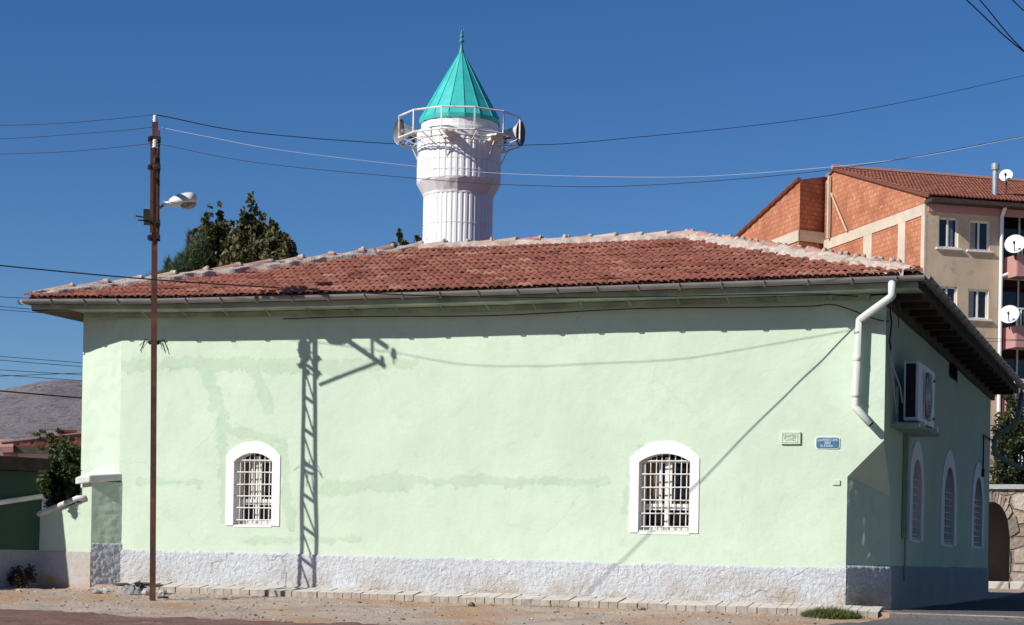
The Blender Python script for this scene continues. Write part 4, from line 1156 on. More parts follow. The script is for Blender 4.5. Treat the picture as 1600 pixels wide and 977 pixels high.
line('power_line', [i0, at_Y(400, 208, 22), at_Y(640, 226, 25.8), at_Y(816, 227, 27.6), at_Y(960, 218, 29.4), at_Y(1300, 180, 33), at_Y(1600, 118, 36.5), at_Y(1800, 62, 39)], .0055, M['wire'], 'topmost dark wire running right from the pole tip past the minaret gallery', grp=GW)
line('power_line', [i0, at_Y(120, 191, 19.2), at_Y(0, 196, 19.5), at_Y(-220, 196, 20)], R1, M['wire'], 'topmost dark wire running left from the pole tip to the frame edge', grp=GW)
pw = pc(py_(199)) - pdir * .03
line('power_line', [pw, at_Y(200, 203, 19), at_Y(100, 211, 19.3), at_Y(0, 217, 19.5), at_Y(-220, 222, 20)], R1, M['wire'], 'second dark wire running left from just under the pole tip', grp=GW)
ps = [i2]
for x, y, o in ((400, 254, 1.97), (640, 278, 1.76), (800, 289, 1.62), (1000, 290, 1.42), (1300, 265, 1.25), (1600, 213, 1.1), (1800, 170, 1.05)): ps.append(fo(x, y, o))
line('power_line', ps, .0030, M['wire'], 'low sagging dark wire running right across the minaret shaft', grp=GW)
line('power_line', [i2, at_Y(120, 236, 18.6), at_Y(0, 241, 19), at_Y(-220, 246, 19.5)], R1, M['wire'], 'third and lowest dark wire running left from the pole head', grp=GW)
line('telephone_line', [pc(py_(199)) + pdir * .06, at_Y(330, 215, 18.8), at_Y(440, 235, 18.7), at_Y(640, 259, 18.6), at_Y(800, 272, 18.4), at_Y(1000, 277, 18.1), at_Y(1150, 273, 17.9), at_Y(1400, 250, 17.5), at_Y(1600, 214, 17.2), at_Y(1800, 175, 17)], .0022, M['wire_white'], 'thin white wire sagging from the pole to the minaret shaft', 'telephone line', GW)
# black service cable coming from the front left to the right eave corner
cab = [fo(1340, 463, .14), fo(1250, 459.5, .42), fo(1000, 464, 1.16), fo(850, 465, 1.60), fo(660, 462, 2.16), fo(470, 452, 2.72), fo(240, 437, 3.4), fo(0, 415, 4.1), fo(-250, 388, 4.9), fo(-600, 345, 6.2)]
line('service_cable', cab, .0062, M['cable'], 'thick black cable crossing from the left edge past the pole to the eaves', 'cable')
cab2 = [W(s, .045, zE(s) - .175 - .012 * math.sin(s * 2)) for s in linspace(.45, 6.2, 30)]
line('wall_cable', [S(.03, .02, zTop(0) - .24), W(.1, .03, zTop(0) - .22)] + cab2, .0055, M['cable'], 'black cable clipped along the front wall under the eaves', 'cable', n=3)
# wires in front of the hill on the left, and at the top right corner
GL = 'wires passing behind the left end of the mosque'
for i, (y0, y1, r, lab) in enumerate(((464, 470, .0045, 'highest far wire, meeting the left eave corner'), (479, 490, .0045, 'far wire just under the left eave corner'), (484, 494, .0045, 'far wire second below the left eave corner'), (557, 567, .0045, 'upper wire above the hill ridge'), (563, 573, .0045, 'second wire above the hill ridge'),
                                    (578, 586, .0045, 'third wire just over the hill ridge'), (588, 583, .0045, 'wire crossing the others over the hill ridge'), (586, 595, .0045, 'wire touching the hill ridge'), (611, 622, .011, 'thick black wire in front of the hill slope'))):
    line('power_line', [at_Y(-160, y0 - (y1 - y0) * 1.25, 26), at_Y(0, y0, 26), at_Y(128, y1, 26.5), at_Y(300, y1 + (y1 - y0) * 1.2, 27)], r, M['wire'] if i < 8 else M['cable'], lab, 'power line', GL)
for i, (x0, y0, x1, y1, lab) in enumerate(((1510, 0, 1600, 81, 'longest wire across the upper right corner'), (1531, 0, 1600, 80, 'inner wire joining the longest one at the right edge'), (1582, 0, 1600, 17, 'short wire at the extreme upper right corner'))):
    dx, dy = x1 - x0, y1 - y0
    line('power_line', [at_Y(x0 - dx * 2, y0 - dy * 2, 12), at_Y(x0, y0, 12.6), at_Y(x1, y1, 13.2), at_Y(x1 + dx * 2, y1 + dy * 1.6, 14.5)], .0042, M['cable'], lab, 'power line', GR)

# ------------------------------------------------------------------ garden wall, buttress and annex on the left
GO = .24
sg0, zg0 = fr(66, 803, GO); sg1, zg1 = fr(130, 784, GO); sgr, _ = fr(142, 850, GO)
gw = thing('garden_wall', W(sg1, GO, 1.15), 'low green garden wall with pipe coping butting against the mosque', 'wall')
mb = MB()
zb0 = 1.0
def gwz(s): return zg1 + (zg0 - zg1) * (s - sg1) / (sg0 - sg1)
def wfn(s, k):
    t = gwz(s) if s > sg1 else gwz(sg1); return W(s, GO - .004 + .006 * noise.noise(V((s * 3, k * 4, 1))), zb0 + (t - zb0) * k)
mb.grid(wfn, linspace(sg1 - .02, sg0 + 1.6, 50), linspace(0, 1, 30), 0, None, lambda s, k: (s, k))
mb.quad(W(sg1 - .02, GO - .3, zb0), W(sg0 + 1.6, GO - .3, zb0), W(sg0 + 1.6, GO - .3, gwz(sg0 + 1.6)), W(sg1 - .02, GO - .3, gwz(sg1)))
mb.quad(W(sg1 - .02, GO - .004, gwz(sg1)), W(sg0 + 1.6, GO - .004, gwz(sg0 + 1.6)), W(sg0 + 1.6, GO - .3, gwz(sg0 + 1.6)), W(sg1 - .02, GO - .3, gwz(sg1)))
obj('wall_body', mb, M['green_plain'], gw)
n_ = NT('stained_plinth'); M['plinth_stain'] = roughcast('stained_grey_plinth', (.50, .51, .49), .35, stain=(.50, .29, .14), hi=1.95, lo=1.42)
mb = MB(); zpl = fr(120, 861, GO)[1]
mb.grid(lambda s, k: W(s, GO + .004 + .003 * noise.noise(V((s * 8, k * 8, 1))) if k < .99 else GO - .01, zb0 + (zpl - zb0) * k), linspace(sgr, sg0 + 1.6, 60), linspace(0, .98, 16) + [1])
obj('wall_plinth', mb, M['plinth_stain'], gw)
mb = MB(); mb.tube([W(sg1 - .03, GO + .0, gwz(sg1) + .04), W(sg1 + .06, GO + .02, gwz(sg1) + .035), W(sg1 + .16, GO + .01, gwz(sg1) - .0), W(sg0, GO, gwz(sg0) + .01), W(sg0 + 1.6, GO, gwz(sg0 + 1.6) + .01)], .03, 12)
obj('coping', mb, M['coping'], gw, smooth=True)
# buttress against the mosque: lit front, shaded side
zbt, zbc = fr(142, 742, GO)[1], fr(142, 757, GO)[1]
bt = thing('buttress', W(sgr, GO, 1.15), 'square green buttress with flat cap at the left end of the mosque wall', 'buttress')
mb = MB(); sbl = fr(128, 800, GO)[0]
def bside(o, k):
    z = zb0 + (zbc + .03 - zb0) * k; e = min(1, (GO - o) * 8) * min(1, o * 8 + .3)
    return W(sgr - .95 * (GO - o) + e * (.010 * noise.noise(V((o * 7, z * 7, 2))) + .007 * noise.noise(V((o * 18, z * 18, 2)))), o, z)
mb.grid(bside, linspace(-.02, GO, 30), linspace(0, 1, 60), 0, None, lambda o, k: (o, k))
mb.grid(lambda s, k: W(s, GO, zb0 + (zbc + .03 - zb0) * k), linspace(sgr, sbl, 8), linspace(0, 1, 30), 0, None, lambda s, k: (s, k))
mb.quad(W(sbl, GO, zb0), W(sbl, -.03, zb0), W(sbl, -.03, zbc), W(sbl, GO, zbc))
obj('buttress_body', mb, M['green_plain'], bt)
mb = MB()
def bpl(o, k):
    z = zb0 + (fr(160, 848, .25)[1] - zb0) * k; pr = .012 + .012 * fbm(V((o * 22, z * 22, 6)), 2) + .006 * noise.noise(V((o * 50, z * 50, 2)))
    return W(sgr - .95 * (GO - o) - (pr if k < .99 else -.005), o, z)
mb.grid(bpl, linspace(.0, GO + .004, 46), linspace(0, .98, 44) + [1]); obj('buttress_plinth', mb, M['plinth'], bt, smooth=True)
mb = MB(); s_c0, zq = fr(119, 745, GO + .03); mb2 = []
cp = [W(s_c0, GO + .05, zbt - .055), W(sgr + .0, GO + .05, zbt - .035), W(sgr - .95 * GO - .01, -0.03, zbt + .0), W(s_c0, -.2, zbt + .02)]
mb.add([p - UP * .05 for p in cp] + [cp[0] + UP * .02, cp[1] + UP * .03, cp[2] + UP * .03, cp[3] + UP * .09], [(0, 1, 2, 3), (4, 5, 6, 7), (0, 1, 5, 4), (1, 2, 6, 5), (2, 3, 7, 6), (3, 0, 4, 7)])
obj('cap', mb, M['coping'], bt, bevel=.012)
# annex: dark green wall turned so that it faces away from the sun
aw = W(sg0 + .02, GO - .02, 0)
aang = math.radians(33); adir = OUT * math.cos(aang) + LEFT * math.sin(aang); anor = V((-adir.y, adir.x, 0))
if anor.x < 0: anor = -anor
zat = at_Y(66, 738, aw.y).z
AL = 1.9
ax = thing('annex', aw, 'dark green shaded annex with overhanging roof at the far left edge', 'annex')
mb = MB(); zb_a = .9
def an(u, f, z): return aw + adir * u + anor * f + UP * z
for (p, q) in (((0, 0), (AL, 0)), ((AL, 0), (AL, -3.5)), ((AL, -3.5), (0, -3.5)), ((0, -3.5), (0, 0))):
    mb.quad(an(*p, zb_a), an(*q, zb_a), an(*q, zat), an(*p, zat), 0, None, [(0, 0), (2, 0), (2, 2), (0, 2)])
obj('annex_wall', mb, M['annex'], ax)
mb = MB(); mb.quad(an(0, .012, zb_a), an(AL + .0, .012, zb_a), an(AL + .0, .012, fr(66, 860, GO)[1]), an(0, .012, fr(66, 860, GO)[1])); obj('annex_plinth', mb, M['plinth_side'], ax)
mb = MB()
o8 = [an(-.02, .16, zat + .0), an(AL + .05, .16, zat + .02), an(AL + .05, -3.7, zat + .10), an(-.02, -3.7, zat + .10)]
mb.add(o8 + [p + UP * .14 for p in o8], [(0, 1, 2, 3), (4, 5, 6, 7), (0, 1, 5, 4), (1, 2, 6, 5), (2, 3, 7, 6), (3, 0, 4, 7)]); obj('roof', mb, M['rafter'], ax)
mb = MB(); a = an(.02, .04, at_Y(62, 776, aw.y).z); b = an(.95, .12, at_Y(18, 796, aw.y - .6).z); mb.tube([a, a + (b - a) * .75, b + (b - a) * .0, b - UP * .05 + adir * .06], .028, 10); obj('overflow_pipe', mb, M['coping'], ax, smooth=True)

# ------------------------------------------------------------------ foliage
def leafcloud(mb, clumps, size, n, jit=.5, asp=.6):
    tot = sum(r[0] * r[1] * r[2] for _, r in clumps) if clumps else 1
    for c, r in clumps:
        k = int(n * r[0] * r[1] * r[2] / tot) + 4; base = random.uniform(.15, .8)
        for _ in range(k):
            d = V((random.gauss(0, 1), random.gauss(0, 1), random.gauss(0, 1))).normalized() * (random.random() ** .45)
            p = c + V((d.x * r[0], d.y * r[1], d.z * r[2]))
            a = V((random.gauss(0, 1), random.gauss(0, 1), random.gauss(0, .8))).normalized(); b = a.cross(V((random.gauss(0, 1), random.gauss(0, 1), random.gauss(0, 1)))).normalized()
            L = size * random.uniform(.6, 1.3); w = L * asp
            mb.add([p - a * L * .5, p + b * w * .5 + UP * L * .06, p + a * L * .5 - UP * L * .12, p - b * w * .5 + UP * L * .06], [(0, 1, 2, 3)], 0, clamp(base + random.gauss(0, .22), 0, 1))
def trunk(mb, p0, p1, r0, r1, limbs=(), bend=.1):
    mid = (p0 + p1) / 2 + V((random.uniform(-bend, bend), random.uniform(-bend, bend), 0))
    mb.tube(cat([p0, mid, p1], 5), [r0 + (r1 - r0) * i / 10 for i in range(11)], 8)
    for t, e, r in limbs: 
        s_ = p0 + (p1 - p0) * t; mb.tube([s_, (s_ + e) / 2 + UP * .1, e], [r, r * .7, r * .3], 6)
def spire_tree(name, spires, Y, leaf, size, n, lab, group, gtrunk, dy=.7):
    """spires: list of (px, ytop, ybottom, halfwidth px)"""
    cl = []; m_ = Y / F
    for (x, y0, y1, hw_) in spires:
        k = max(4, int((y1 - y0) / 9)); oy = random.uniform(-dy, dy)
        for i in range(k):
            t = i / (k - 1); y = y0 + (y1 - y0) * t; w = hw_ * (.18 + .92 * t ** .7)
            for q in range(1 if t < .25 else 3):
                px_ = x + random.uniform(-.7, .7) * w * (t > .1)
                c = at_Y(px_, y + random.uniform(-3, 3), Y + oy + random.uniform(-.5, .5) * w * m_)
                rr = (w * .58 + 2.6) * m_; cl.append((c, (rr, rr, rr * 1.15)))
    base = at_Y(gtrunk, 420, Y); gzv = gz(base); base.z = gzv
    t_ = thing(name, base, lab, 'tree', group)
    mb = MB(); top = at_Y(gtrunk, min(s_[1] for s_ in spires) + 60, Y)
    trunk(mb, base - UP * .1, top, .14, .02, [(.45, at_Y(s_[0], s_[1] + 48, Y), .022) for s_ in spires]); obj('trunk', mb, M['bark'], t_, smooth=True)
    mb = MB(); leafcloud(mb, cl, size, n); obj('crown', mb, leaf, t_, fix=False)
GT = 'trees behind the mosque roof'
spire_tree('tree', [(335, 365, 440, 36), (365, 368, 440, 34), (326, 324, 440, 17), (344, 322, 440, 18), (362, 345, 440, 18), (305, 362, 440, 14), (318, 345, 440, 15)], 30.0, M['leaf_bronze'], .086, 27000, 'bronze green broadleaf tree with thin spires beside the pine', GT, 340)
spire_tree('tree', [(400, 350, 440, 50), (425, 350, 440, 38), (372, 372, 440, 30), (392, 305, 440, 24), (380, 330, 440, 20), (410, 335, 440, 22), (428, 360, 440, 20), (446, 385, 440, 15), (458, 394, 440, 15), (372, 350, 440, 15)], 29.0, M['leaf_bronze'], .088, 46000, 'tallest dark bronze broadleaf tree with pointed top behind the tiled roof', GT, 398)
# pine with needle tufts
Yq = 29.6
base = at_Y(290, 420, Yq); base.z = gz(base)
pt = thing('pine_tree', base, 'soft blue green pine at the left of the trees behind the roof', 'tree', GT)
mb = MB(); trunk(mb, base - UP * .1, at_Y(300, 360, Yq), .13, .03, [(.7, at_Y(265, 405, Yq), .03), (.75, at_Y(322, 350, Yq), .03)]); obj('trunk', mb, M['bark'], pt, smooth=True)
mb = MB()
for _ in range(900):
    x = random.uniform(250, 322); lim_y = 440 - (x - 250) * 1.05 + random.uniform(-4, 10); lim_y = max(lim_y, 343)
    if x < 262: lim_y = max(lim_y, 400)
    y = random.uniform(lim_y, 440)
    c = at_Y(x, y, Yq + random.uniform(-.6, .6)); ax_ = V((random.gauss(-.2, .6), random.gauss(0, .6), 1)).normalized(); bs = random.uniform(.2, .9)
    for k in range(24):
        d = (ax_ * random.uniform(.3, 1) + V((random.gauss(0, .5), random.gauss(0, .5), random.gauss(0, .4)))).normalized(); L = random.uniform(.08, .14)
        sd_ = d.cross(V((random.gauss(0, 1), random.gauss(0, 1), random.gauss(0, 1)))).normalized() * .006; q = c + ax_ * random.uniform(-.06, .06)
        mb.add([q - sd_, q + sd_, q + d * L], [(0, 1, 2)], 0, clamp(bs + random.gauss(0, .15), 0, 1))
for (x, y0) in ((322, 341), (296, 366), (262, 408), (240, 432), (230, 437)):
    for i in range(10):
        c = at_Y(x + random.uniform(-2, 2), y0 + i * 4, Yq)
        for k in range(26):
            d = (UP * .8 + V((random.gauss(0, .6), random.gauss(0, .6), 0))).normalized(); L = random.uniform(.08, .15); sd_ = d.cross(V((random.gauss(0, 1), random.gauss(0, 1), .1))).normalized() * .006
            mb.add([c - sd_, c + sd_, c + d * L], [(0, 1, 2)], 0, random.uniform(.3, .9))
obj('crown', mb, M['leaf_pine'], pt, fix=False)
# sapling tips left of the minaret
base = at_Y(630, 400, 27); bz = gz(base)
st_ = thing('sapling', V((base.x, base.y, bz)), 'thin leafy sapling tip showing over the roof ridge left of the minaret', 'tree')
mb = MB(); 
for (x, y) in ((624, 359), (618, 380), (634, 378), (650, 367)): mb.tube([at_Y(632, 430, 27), at_Y((632 + x) / 2, 400, 27), at_Y(x, y, 27)], [.02, .012, .004], 5)
mb.tube([V((base.x, base.y, bz - .1)), at_Y(632, 430, 27)], .03, 6); obj('trunk', mb, M['bark'], st_)
mb = MB(); leafcloud(mb, [(at_Y(x, y, 27), (r * 27 / F,) * 3) for x, y, r in ((624, 360, 3), (625, 367, 4), (627, 376, 4), (615, 383, 4), (620, 389, 5), (634, 381, 3.5), (628, 388, 5), (651, 370, 2.5), (654, 376, 3), (653, 383, 3))], .075, 420); obj('crown', mb, M['leaf_bronze'], st_, fix=False)
# bush over the garden wall
Yb = 21.3
base = at_Y(95, 790, Yb); base.z = gz(base)
bs_ = thing('bush', base, 'dense rounded green bush leaning over the garden wall', 'bush')
cl = []
for _ in range(90):
    x = random.uniform(70, 122); y = random.uniform(700, 785)
    if x < 84 and y < 722: continue
    cl.append((at_Y(x, y, Yb + random.uniform(-.35, .3)), (.07, .07, .07)))
for x, y in ((68, 742), (66, 752), (72, 752), (76, 790), (82, 800), (88, 796), (98, 793), (72, 770), (66, 760)): cl.append((at_Y(x, y, Yb - (.95 if x < 75 else .5)), (.05, .05, .06)))
mb = MB(); leafcloud(mb, cl, .055, 6500); obj('foliage', mb, M['leaf_green'], bs_, fix=False)
mb = MB(); 
for q in range(5): mb.tube([base + V((random.uniform(-.1, .1), 0, -.05)), at_Y(random.uniform(80, 115), 740, Yb)], [.03, .008], 6)
obj('stem', mb, M['bark'], bs_)
# dark twiggy branch over the far red roof
base = at_Y(96, 720, 23.5); 
tb = thing('dry_shrub', V((base.x, base.y, gz(base))), 'dark twiggy shrub in front of the far red tiled roof', 'shrub')
mb = MB(); mb2 = MB()
for q in range(16):
    x, y = random.uniform(52, 122), random.uniform(672, 700); e = at_Y(x, y, 23.5 + random.uniform(-.2, .2))
    mb.tube([V((base.x, base.y, gz(base))), at_Y(100, 705, 23.5), e], [.02, .008, .003], 5); leafcloud(mb2, [(e, (.05, .04, .03))], .05, 24)
    m2 = at_Y((x + 100) / 2, (y + 703) / 2, 23.5); leafcloud(mb2, [(m2, (.05, .04, .03))], .05, 16)
obj('stem', mb, M['bark'], tb); obj('foliage', mb2, M['leaf_bronze'], tb, fix=False)
# dry weeds in the shaded corner
for i, (x, y, w, lab) in enumerate(((22, 902, .35, 'dark dry weed clump at the foot of the annex wall'), (60, 900, .22, 'smaller dry weed clump beside the garden wall foot'))):
    p = at_plane(x, 912, aw + anor * .22, anor) if 0 else an(.75 - .5 * i, .14, 0); p.z = gz(p)
    t_ = thing('weed', p, lab, 'weeds', 'dry weeds in the shaded corner'); mb = MB(); mb2 = MB()
    for q in range(26):
        e = p + V((random.uniform(-w, w) * .6, random.uniform(-.06, .06), random.uniform(.06, .22))); mb.tube([p + V((random.uniform(-.08, .08), random.uniform(-.05, .05), -.02)), (p + e) / 2 + UP * .06, e], [.005, .004, .002], 4); leafcloud(mb2, [(e, (.05, .05, .05))], .04, 16)
    obj('stem', mb, M['bark'], t_); obj('foliage', mb2, M['leaf_dry'], t_, fix=False)
# conifer behind the stone wall on the right
Yc = 36.0
base = at_Y(1580, 880, Yc); base.z = gz(base)
ct = thing('conifer', base, 'bushy yellow green conifer behind the stone wall at the right edge', 'tree'); cl = []
for (x, y0, y1, hw_) in ((1578, 622, 880, 22), (1592, 632, 880, 20), (1562, 655, 880, 16), (1610, 640, 880, 24), (1572, 690, 880, 24)):
    for i in range(26):
        t = i / 25; y = y0 + (y1 - y0) * t; w = hw_ * (.25 + .75 * min(1, t * 2) ** .6)
        for q in range(2): cl.append((at_Y(x + random.uniform(-.8, .8) * w, y, Yc + random.uniform(-.4, .4)), (.09, .09, .13)))
mb = MB(); leafcloud(mb, cl, .085, 11000); obj('crown', mb, M['leaf_lime'], ct, fix=False)
mb = MB(); trunk(mb, base - UP * .1, at_Y(1582, 660, Yc), .12, .03); obj('trunk', mb, M['bark'], ct)

# unseen trees added across the side street to block sky light from the flank
for (x, y, r, h, lab) in ((7.8, 12.0, 3.0, 8.5, 'dark leafy tree added across the side street nearest the camera to darken the flank'), (9.3, 16.5, 3.2, 9.0, 'second dark leafy tree added across the side street to darken the flank'), (10.8, 21.0, 3.3, 9.5, 'third dark leafy tree added across the side street to darken the flank'), (12.6, 26.0, 3.3, 9.0, 'farthest dark leafy tree added across the side street to darken the flank')):
    b_ = V((x, y, 0)); b_.z = gz(b_); t_ = thing('sky_block_tree', b_, lab, 'tree', 'trees added across the side street to darken the flank')
    mb = MB(); trunk(mb, b_ - UP * .1, b_ + UP * h * .7, .16, .05, [(.6, b_ + V((.9, .4, h * .7)), .06), (.65, b_ + V((-.9, -.3, h * .75)), .06)]); obj('trunk', mb, M['bark'], t_, smooth=True)
    cl = []
    for _ in range(70):
        d = V((random.gauss(0, 1), random.gauss(0, 1), random.gauss(0, 1))).normalized() * random.random() ** .5
        cl.append((b_ + UP * (h * .58) + V((d.x * r * .85, d.y * r * .85, d.z * h * .42)), (.5, .5, .5)))
    mb = MB(); leafcloud(mb, cl, .3, 8000); obj('crown', mb, M['leaf_green'], t_, fix=False)

# unseen houses added behind the viewer to cut sky fill under the eaves
for (sa_, sb_, o_, h, lab) in ((-9, 1, 27, 8.0, 'two storey ochre house added as a sky blocker opposite the right end of the mosque'), (2.5, 12, 28, 9.0, 'taller grey house added as a sky blocker opposite the middle of the mosque'), (13.5, 24, 27, 7.5, 'low house added as a sky blocker opposite the left end of the mosque')):
    zg = gz_so(0, 21, False); b_ = W((sa_ + sb_) / 2, o_, zg); t_ = thing('sky_block_house', b_, lab, 'house', 'houses added across the road to block sky light')
    fr_h = lambda u, f, z: W(u, o_ - f, z)
    hs_l = [(u, u + 1.1, zg + 1.0 + 3 * k, zg + 2.5 + 3 * k) for k in range(2) for u in (sa_ + 1.2, (sa_ + sb_) / 2 - .5, sb_ - 2.4)]
    mb = MB(); rectwall(mb, fr_h, sa_, sb_, zg - .3, zg + h, hs_l, .15)
    for (p_, q_) in (((sb_, 0), (sb_, -9)), ((sb_, -9), (sa_, -9)), ((sa_, -9), (sa_, 0))):
        mb.quad(fr_h(*p_, zg - .3), fr_h(*q_, zg - .3), fr_h(*q_, zg + h), fr_h(*p_, zg + h))
    obj('wall', mb, M['added_house_render'], t_)
    mb = MB(); A_, B_, C_, D_ = [fr_h(u, f, zg + h) for u, f in ((sa_ - .4, .5), (sb_ + .4, .5), (sb_ + .4, -9.5), (sa_ - .4, -9.5))]
    E_, F_ = fr_h(sa_ + 3, -4.5, zg + h + 1.6), fr_h(sb_ - 3, -4.5, zg + h + 1.6)
    mb.add([A_, B_, C_, D_, E_, F_], [(0, 1, 5, 4), (1, 2, 5), (2, 3, 4, 5), (3, 0, 4), (0, 3, 2, 1)]); obj('roof', mb, M['tile_far'], t_)
    for a, b, c, d in hs_l:
        mb = MB(); mb.bar(fr_h(a + .04, -.1, c), fr_h(a + .04, -.1, d), .08, .06, OUT); mb.bar(fr_h(b - .04, -.1, c), fr_h(b - .04, -.1, d), .08, .06, OUT); mb.bar(fr_h(a, -.1, c + .04), fr_h(b, -.1, c + .04), .08, .06, OUT); mb.bar(fr_h(a, -.1, d - .04), fr_h(b, -.1, d - .04), .08, .06, OUT)
        wo = obj('window', mb, M['upvc'], t_); mb = MB(); mb.quad(fr_h(a, -.12, c), fr_h(b, -.12, c), fr_h(b, -.12, d), fr_h(a, -.12, d)); obj('pane', mb, M['glass'], wo)

# ------------------------------------------------------------------ stone wall with arch on the right
Yw = 33.0
swb = at_Y(1580, 915, Yw); zb = gz(swb) - .1
su = V((.96, -.28, 0)).normalized(); sn = V((su.y, -su.x, 0))
def SWp(u, f, z): return swb * 1 + su * u + sn * f + UP * (z - swb.z)
def swx(x, y=850): p = at_plane(x, y, swb, sn); return (p - swb).dot(su), p.z
ua, _ = swx(1520); ub, _ = swx(1578); ztop = swx(1585, 765)[1]; zar = swx(1560, 784)[1]; zsp = swx(1575, 830)[1]
stw = thing('stone_wall', V((swb.x, swb.y, zb)), 'rough cut stone wall with arched opening behind the mosque corner', 'wall')
mb = MB(); th = .5
inn = arch((ua + ub) / 2, (ub - ua) / 2, zb, zsp - .12, zar, 14)
u0, u1 = ua - 2.5, ub + 3.2
def q4(us_, f): 
    pass
outer_pts = [(u0, zb)] + [(u0, ztop)] + [(u1, ztop)] + [(u1, zb)]
def facing(f):
    n = len(inn); pts = inn
    for (a, b) in zip(pts[:-1], pts[1:]):
        if abs(a[0] - b[0]) < 1e-6: continue
        mb.quad(SWp(a[0], f, a[1]), SWp(b[0], f, b[1]), SWp(b[0], f, ztop), SWp(a[0], f, ztop), 0, None, [(a[0], a[1]), (b[0], b[1]), (b[0], ztop), (a[0], ztop)])
    for (a, b) in ((u0, inn[0][0]), (inn[-1][0], u1)): mb.quad(SWp(a, f, zb), SWp(b, f, zb), SWp(b, f, ztop), SWp(a, f, ztop), 0, None, [(a, zb), (b, zb), (b, ztop), (a, ztop)])
facing(0); facing(-th)
for a, b in zip(inn[:-1], inn[1:]): mb.quad(SWp(a[0], 0, a[1]), SWp(b[0], 0, b[1]), SWp(b[0], -th, b[1]), SWp(a[0], -th, a[1]), 0, None, [(a[1] + a[0], 0), (b[1] + b[0], 0), (b[1] + b[0], th), (a[1] + a[0], th)])
mb.quad(SWp(u0, 0, ztop), SWp(u1, 0, ztop), SWp(u1, -th, ztop), SWp(u0, -th, ztop)); mb.quad(SWp(u1, 0, zb), SWp(u1, -th, zb), SWp(u1, -th, ztop), SWp(u1, 0, ztop))
obj('masonry', mb, M['stone'], stw)
mb = MB()                                               # arch stones, slightly proud
aw_ = .16
for i in range(2, len(inn) - 3):
    (a, za_), (b, zb2) = inn[i], inn[i + 1]; cc = ((ua + ub) / 2, zsp - .15); mid_ = V(((a + b) / 2 - cc[0], 0, (za_ + zb2) / 2 - cc[1])).normalized()
    A = V((a, 0, za_)); B = V((b, 0, zb2)); A = A + (B - A) * .06; B = B - (B - A) * .06; C2 = B + mid_ * aw_ * random.uniform(.85, 1.2); D = A + mid_ * aw_ * random.uniform(.85, 1.2); pr = random.uniform(.015, .035)
    pts = [SWp(p.x, pr, p.z) for p in (A, B, C2, D)] + [SWp(p.x, -.05, p.z) for p in (A, B, C2, D)]
    mb.add(pts, [(0, 1, 2, 3), (0, 4, 5, 1), (1, 5, 6, 2), (2, 6, 7, 3), (3, 7, 4, 0)], 0, None, [(random.random() * 3, .1)] * 8)
obj('arch_stones', mb, M['stone'], stw)
mb = MB(); mb.box(SWp((u0 + u1) / 2, -th / 2, ztop + .045), su, sn, UP, (u1 - u0) / 2 + .05, th / 2 + .06, .04); obj('coping', mb, M['mortar_grey'], stw)
mb = MB(); mb.box(SWp((ua + ub) / 2, -th - .35, (zb + ztop) / 2), su, sn, UP, (ub - ua) / 2 + .4, .04, (ztop - zb) / 2); obj('recess', mb, M['stone'], stw)
mb = MB()
for i in range(10):
    a = u0 + (u1 - u0) * i / 10; b = u0 + (u1 - u0) * (i + .97) / 10
    mb.box(SWp((a + b) / 2, .42, zb + .11), su, sn, UP, (b - a) / 2, .36, .1 + random.uniform(-.01, .01))
struct(obj('kerb', mb, M['paver'], bevel=.02))

# ------------------------------------------------------------------ apartment building
Ya = 75.0
p0 = at_Y(1445, 400, Ya); GA, FA = math.radians(-15.5), math.radians(75)
gd = V((math.sin(GA), math.cos(GA), 0)); fd = V((math.sin(FA), math.cos(FA), 0)); gn = V((-gd.y, gd.x, 0)); fn_ = V((fd.y, -fd.x, 0))
if gn.x > 0: gn = -gn
if fn_.y > 0: fn_ = -fn_
P0 = V((p0.x, p0.y, 0)); gz_a = 1.0
apt = thing('apartment_building', V((P0.x, P0.y, gz_a)), 'brick and beige apartment block with red tiled roof behind the mosque', 'apartment building')
def G(u, f, z): return P0 + gd * u + gn * f + UP * z           # gable wall (f>0 outward = to the left)
def A(u, f, z): return P0 + fd * u + fn_ * f + UP * z          # facade
def gpx(x, y, f=0): p = at_plane(x, y, P0 + gn * f, gn); return (p - P0).dot(gd), p.z
def apx(x, y, f=0): p = at_plane(x, y, P0 + fn_ * f, fn_); return (p - P0).dot(fd), p.z
uP, zPk = gpx(1305, 266); uR, zR = gpx(1290, 273); u0g, zE0 = gpx(1444.5, 305)
def poly(mb, pts, fr_, m=0): mb.add([fr_(u, 0, z) for u, z in pts], [tuple(range(len(pts)))], m, None, [(u, z) for u, z in pts])
mb = MB(); poly(mb, [(0, gz_a), (uR, gz_a), (uR, zR), (uP, zPk), (0, zE0)], G); 
STEP = 1.35
xs, _ = gpx(1250, 300, STEP)
uS = uR - .0
zl0 = gpx(1250, 281, STEP)[1]; uF, zF = gpx(1150, 373, STEP)
slp = (zF - zl0) / (uF - xs)
mb.add([G(xs, STEP, gz_a), G(xs + 14, STEP, gz_a), G(xs + 14, STEP, zl0 + slp * 14), G(xs, STEP, zl0)], [(0, 1, 2, 3)], 0, None, [(xs, gz_a), (xs + 14, gz_a), (xs + 14, zl0 + slp * 14), (xs, zl0)])
obj('gable_wall', mb, M['brick'], apt)
mb = MB(); mb.add([G(xs, STEP, gz_a), G(uR + .3, -.25, gz_a), G(uR + .3, -.25, zR - .0), G(xs, STEP, zl0)], [(0, 1, 2, 3)], 0, None, [(0, gz_a), (1.5, gz_a), (1.5, zR), (0, zl0)])
o_ = obj('return_wall', mb, M['brick'], apt); o_['label'] = 'narrow shaded brick return wall'
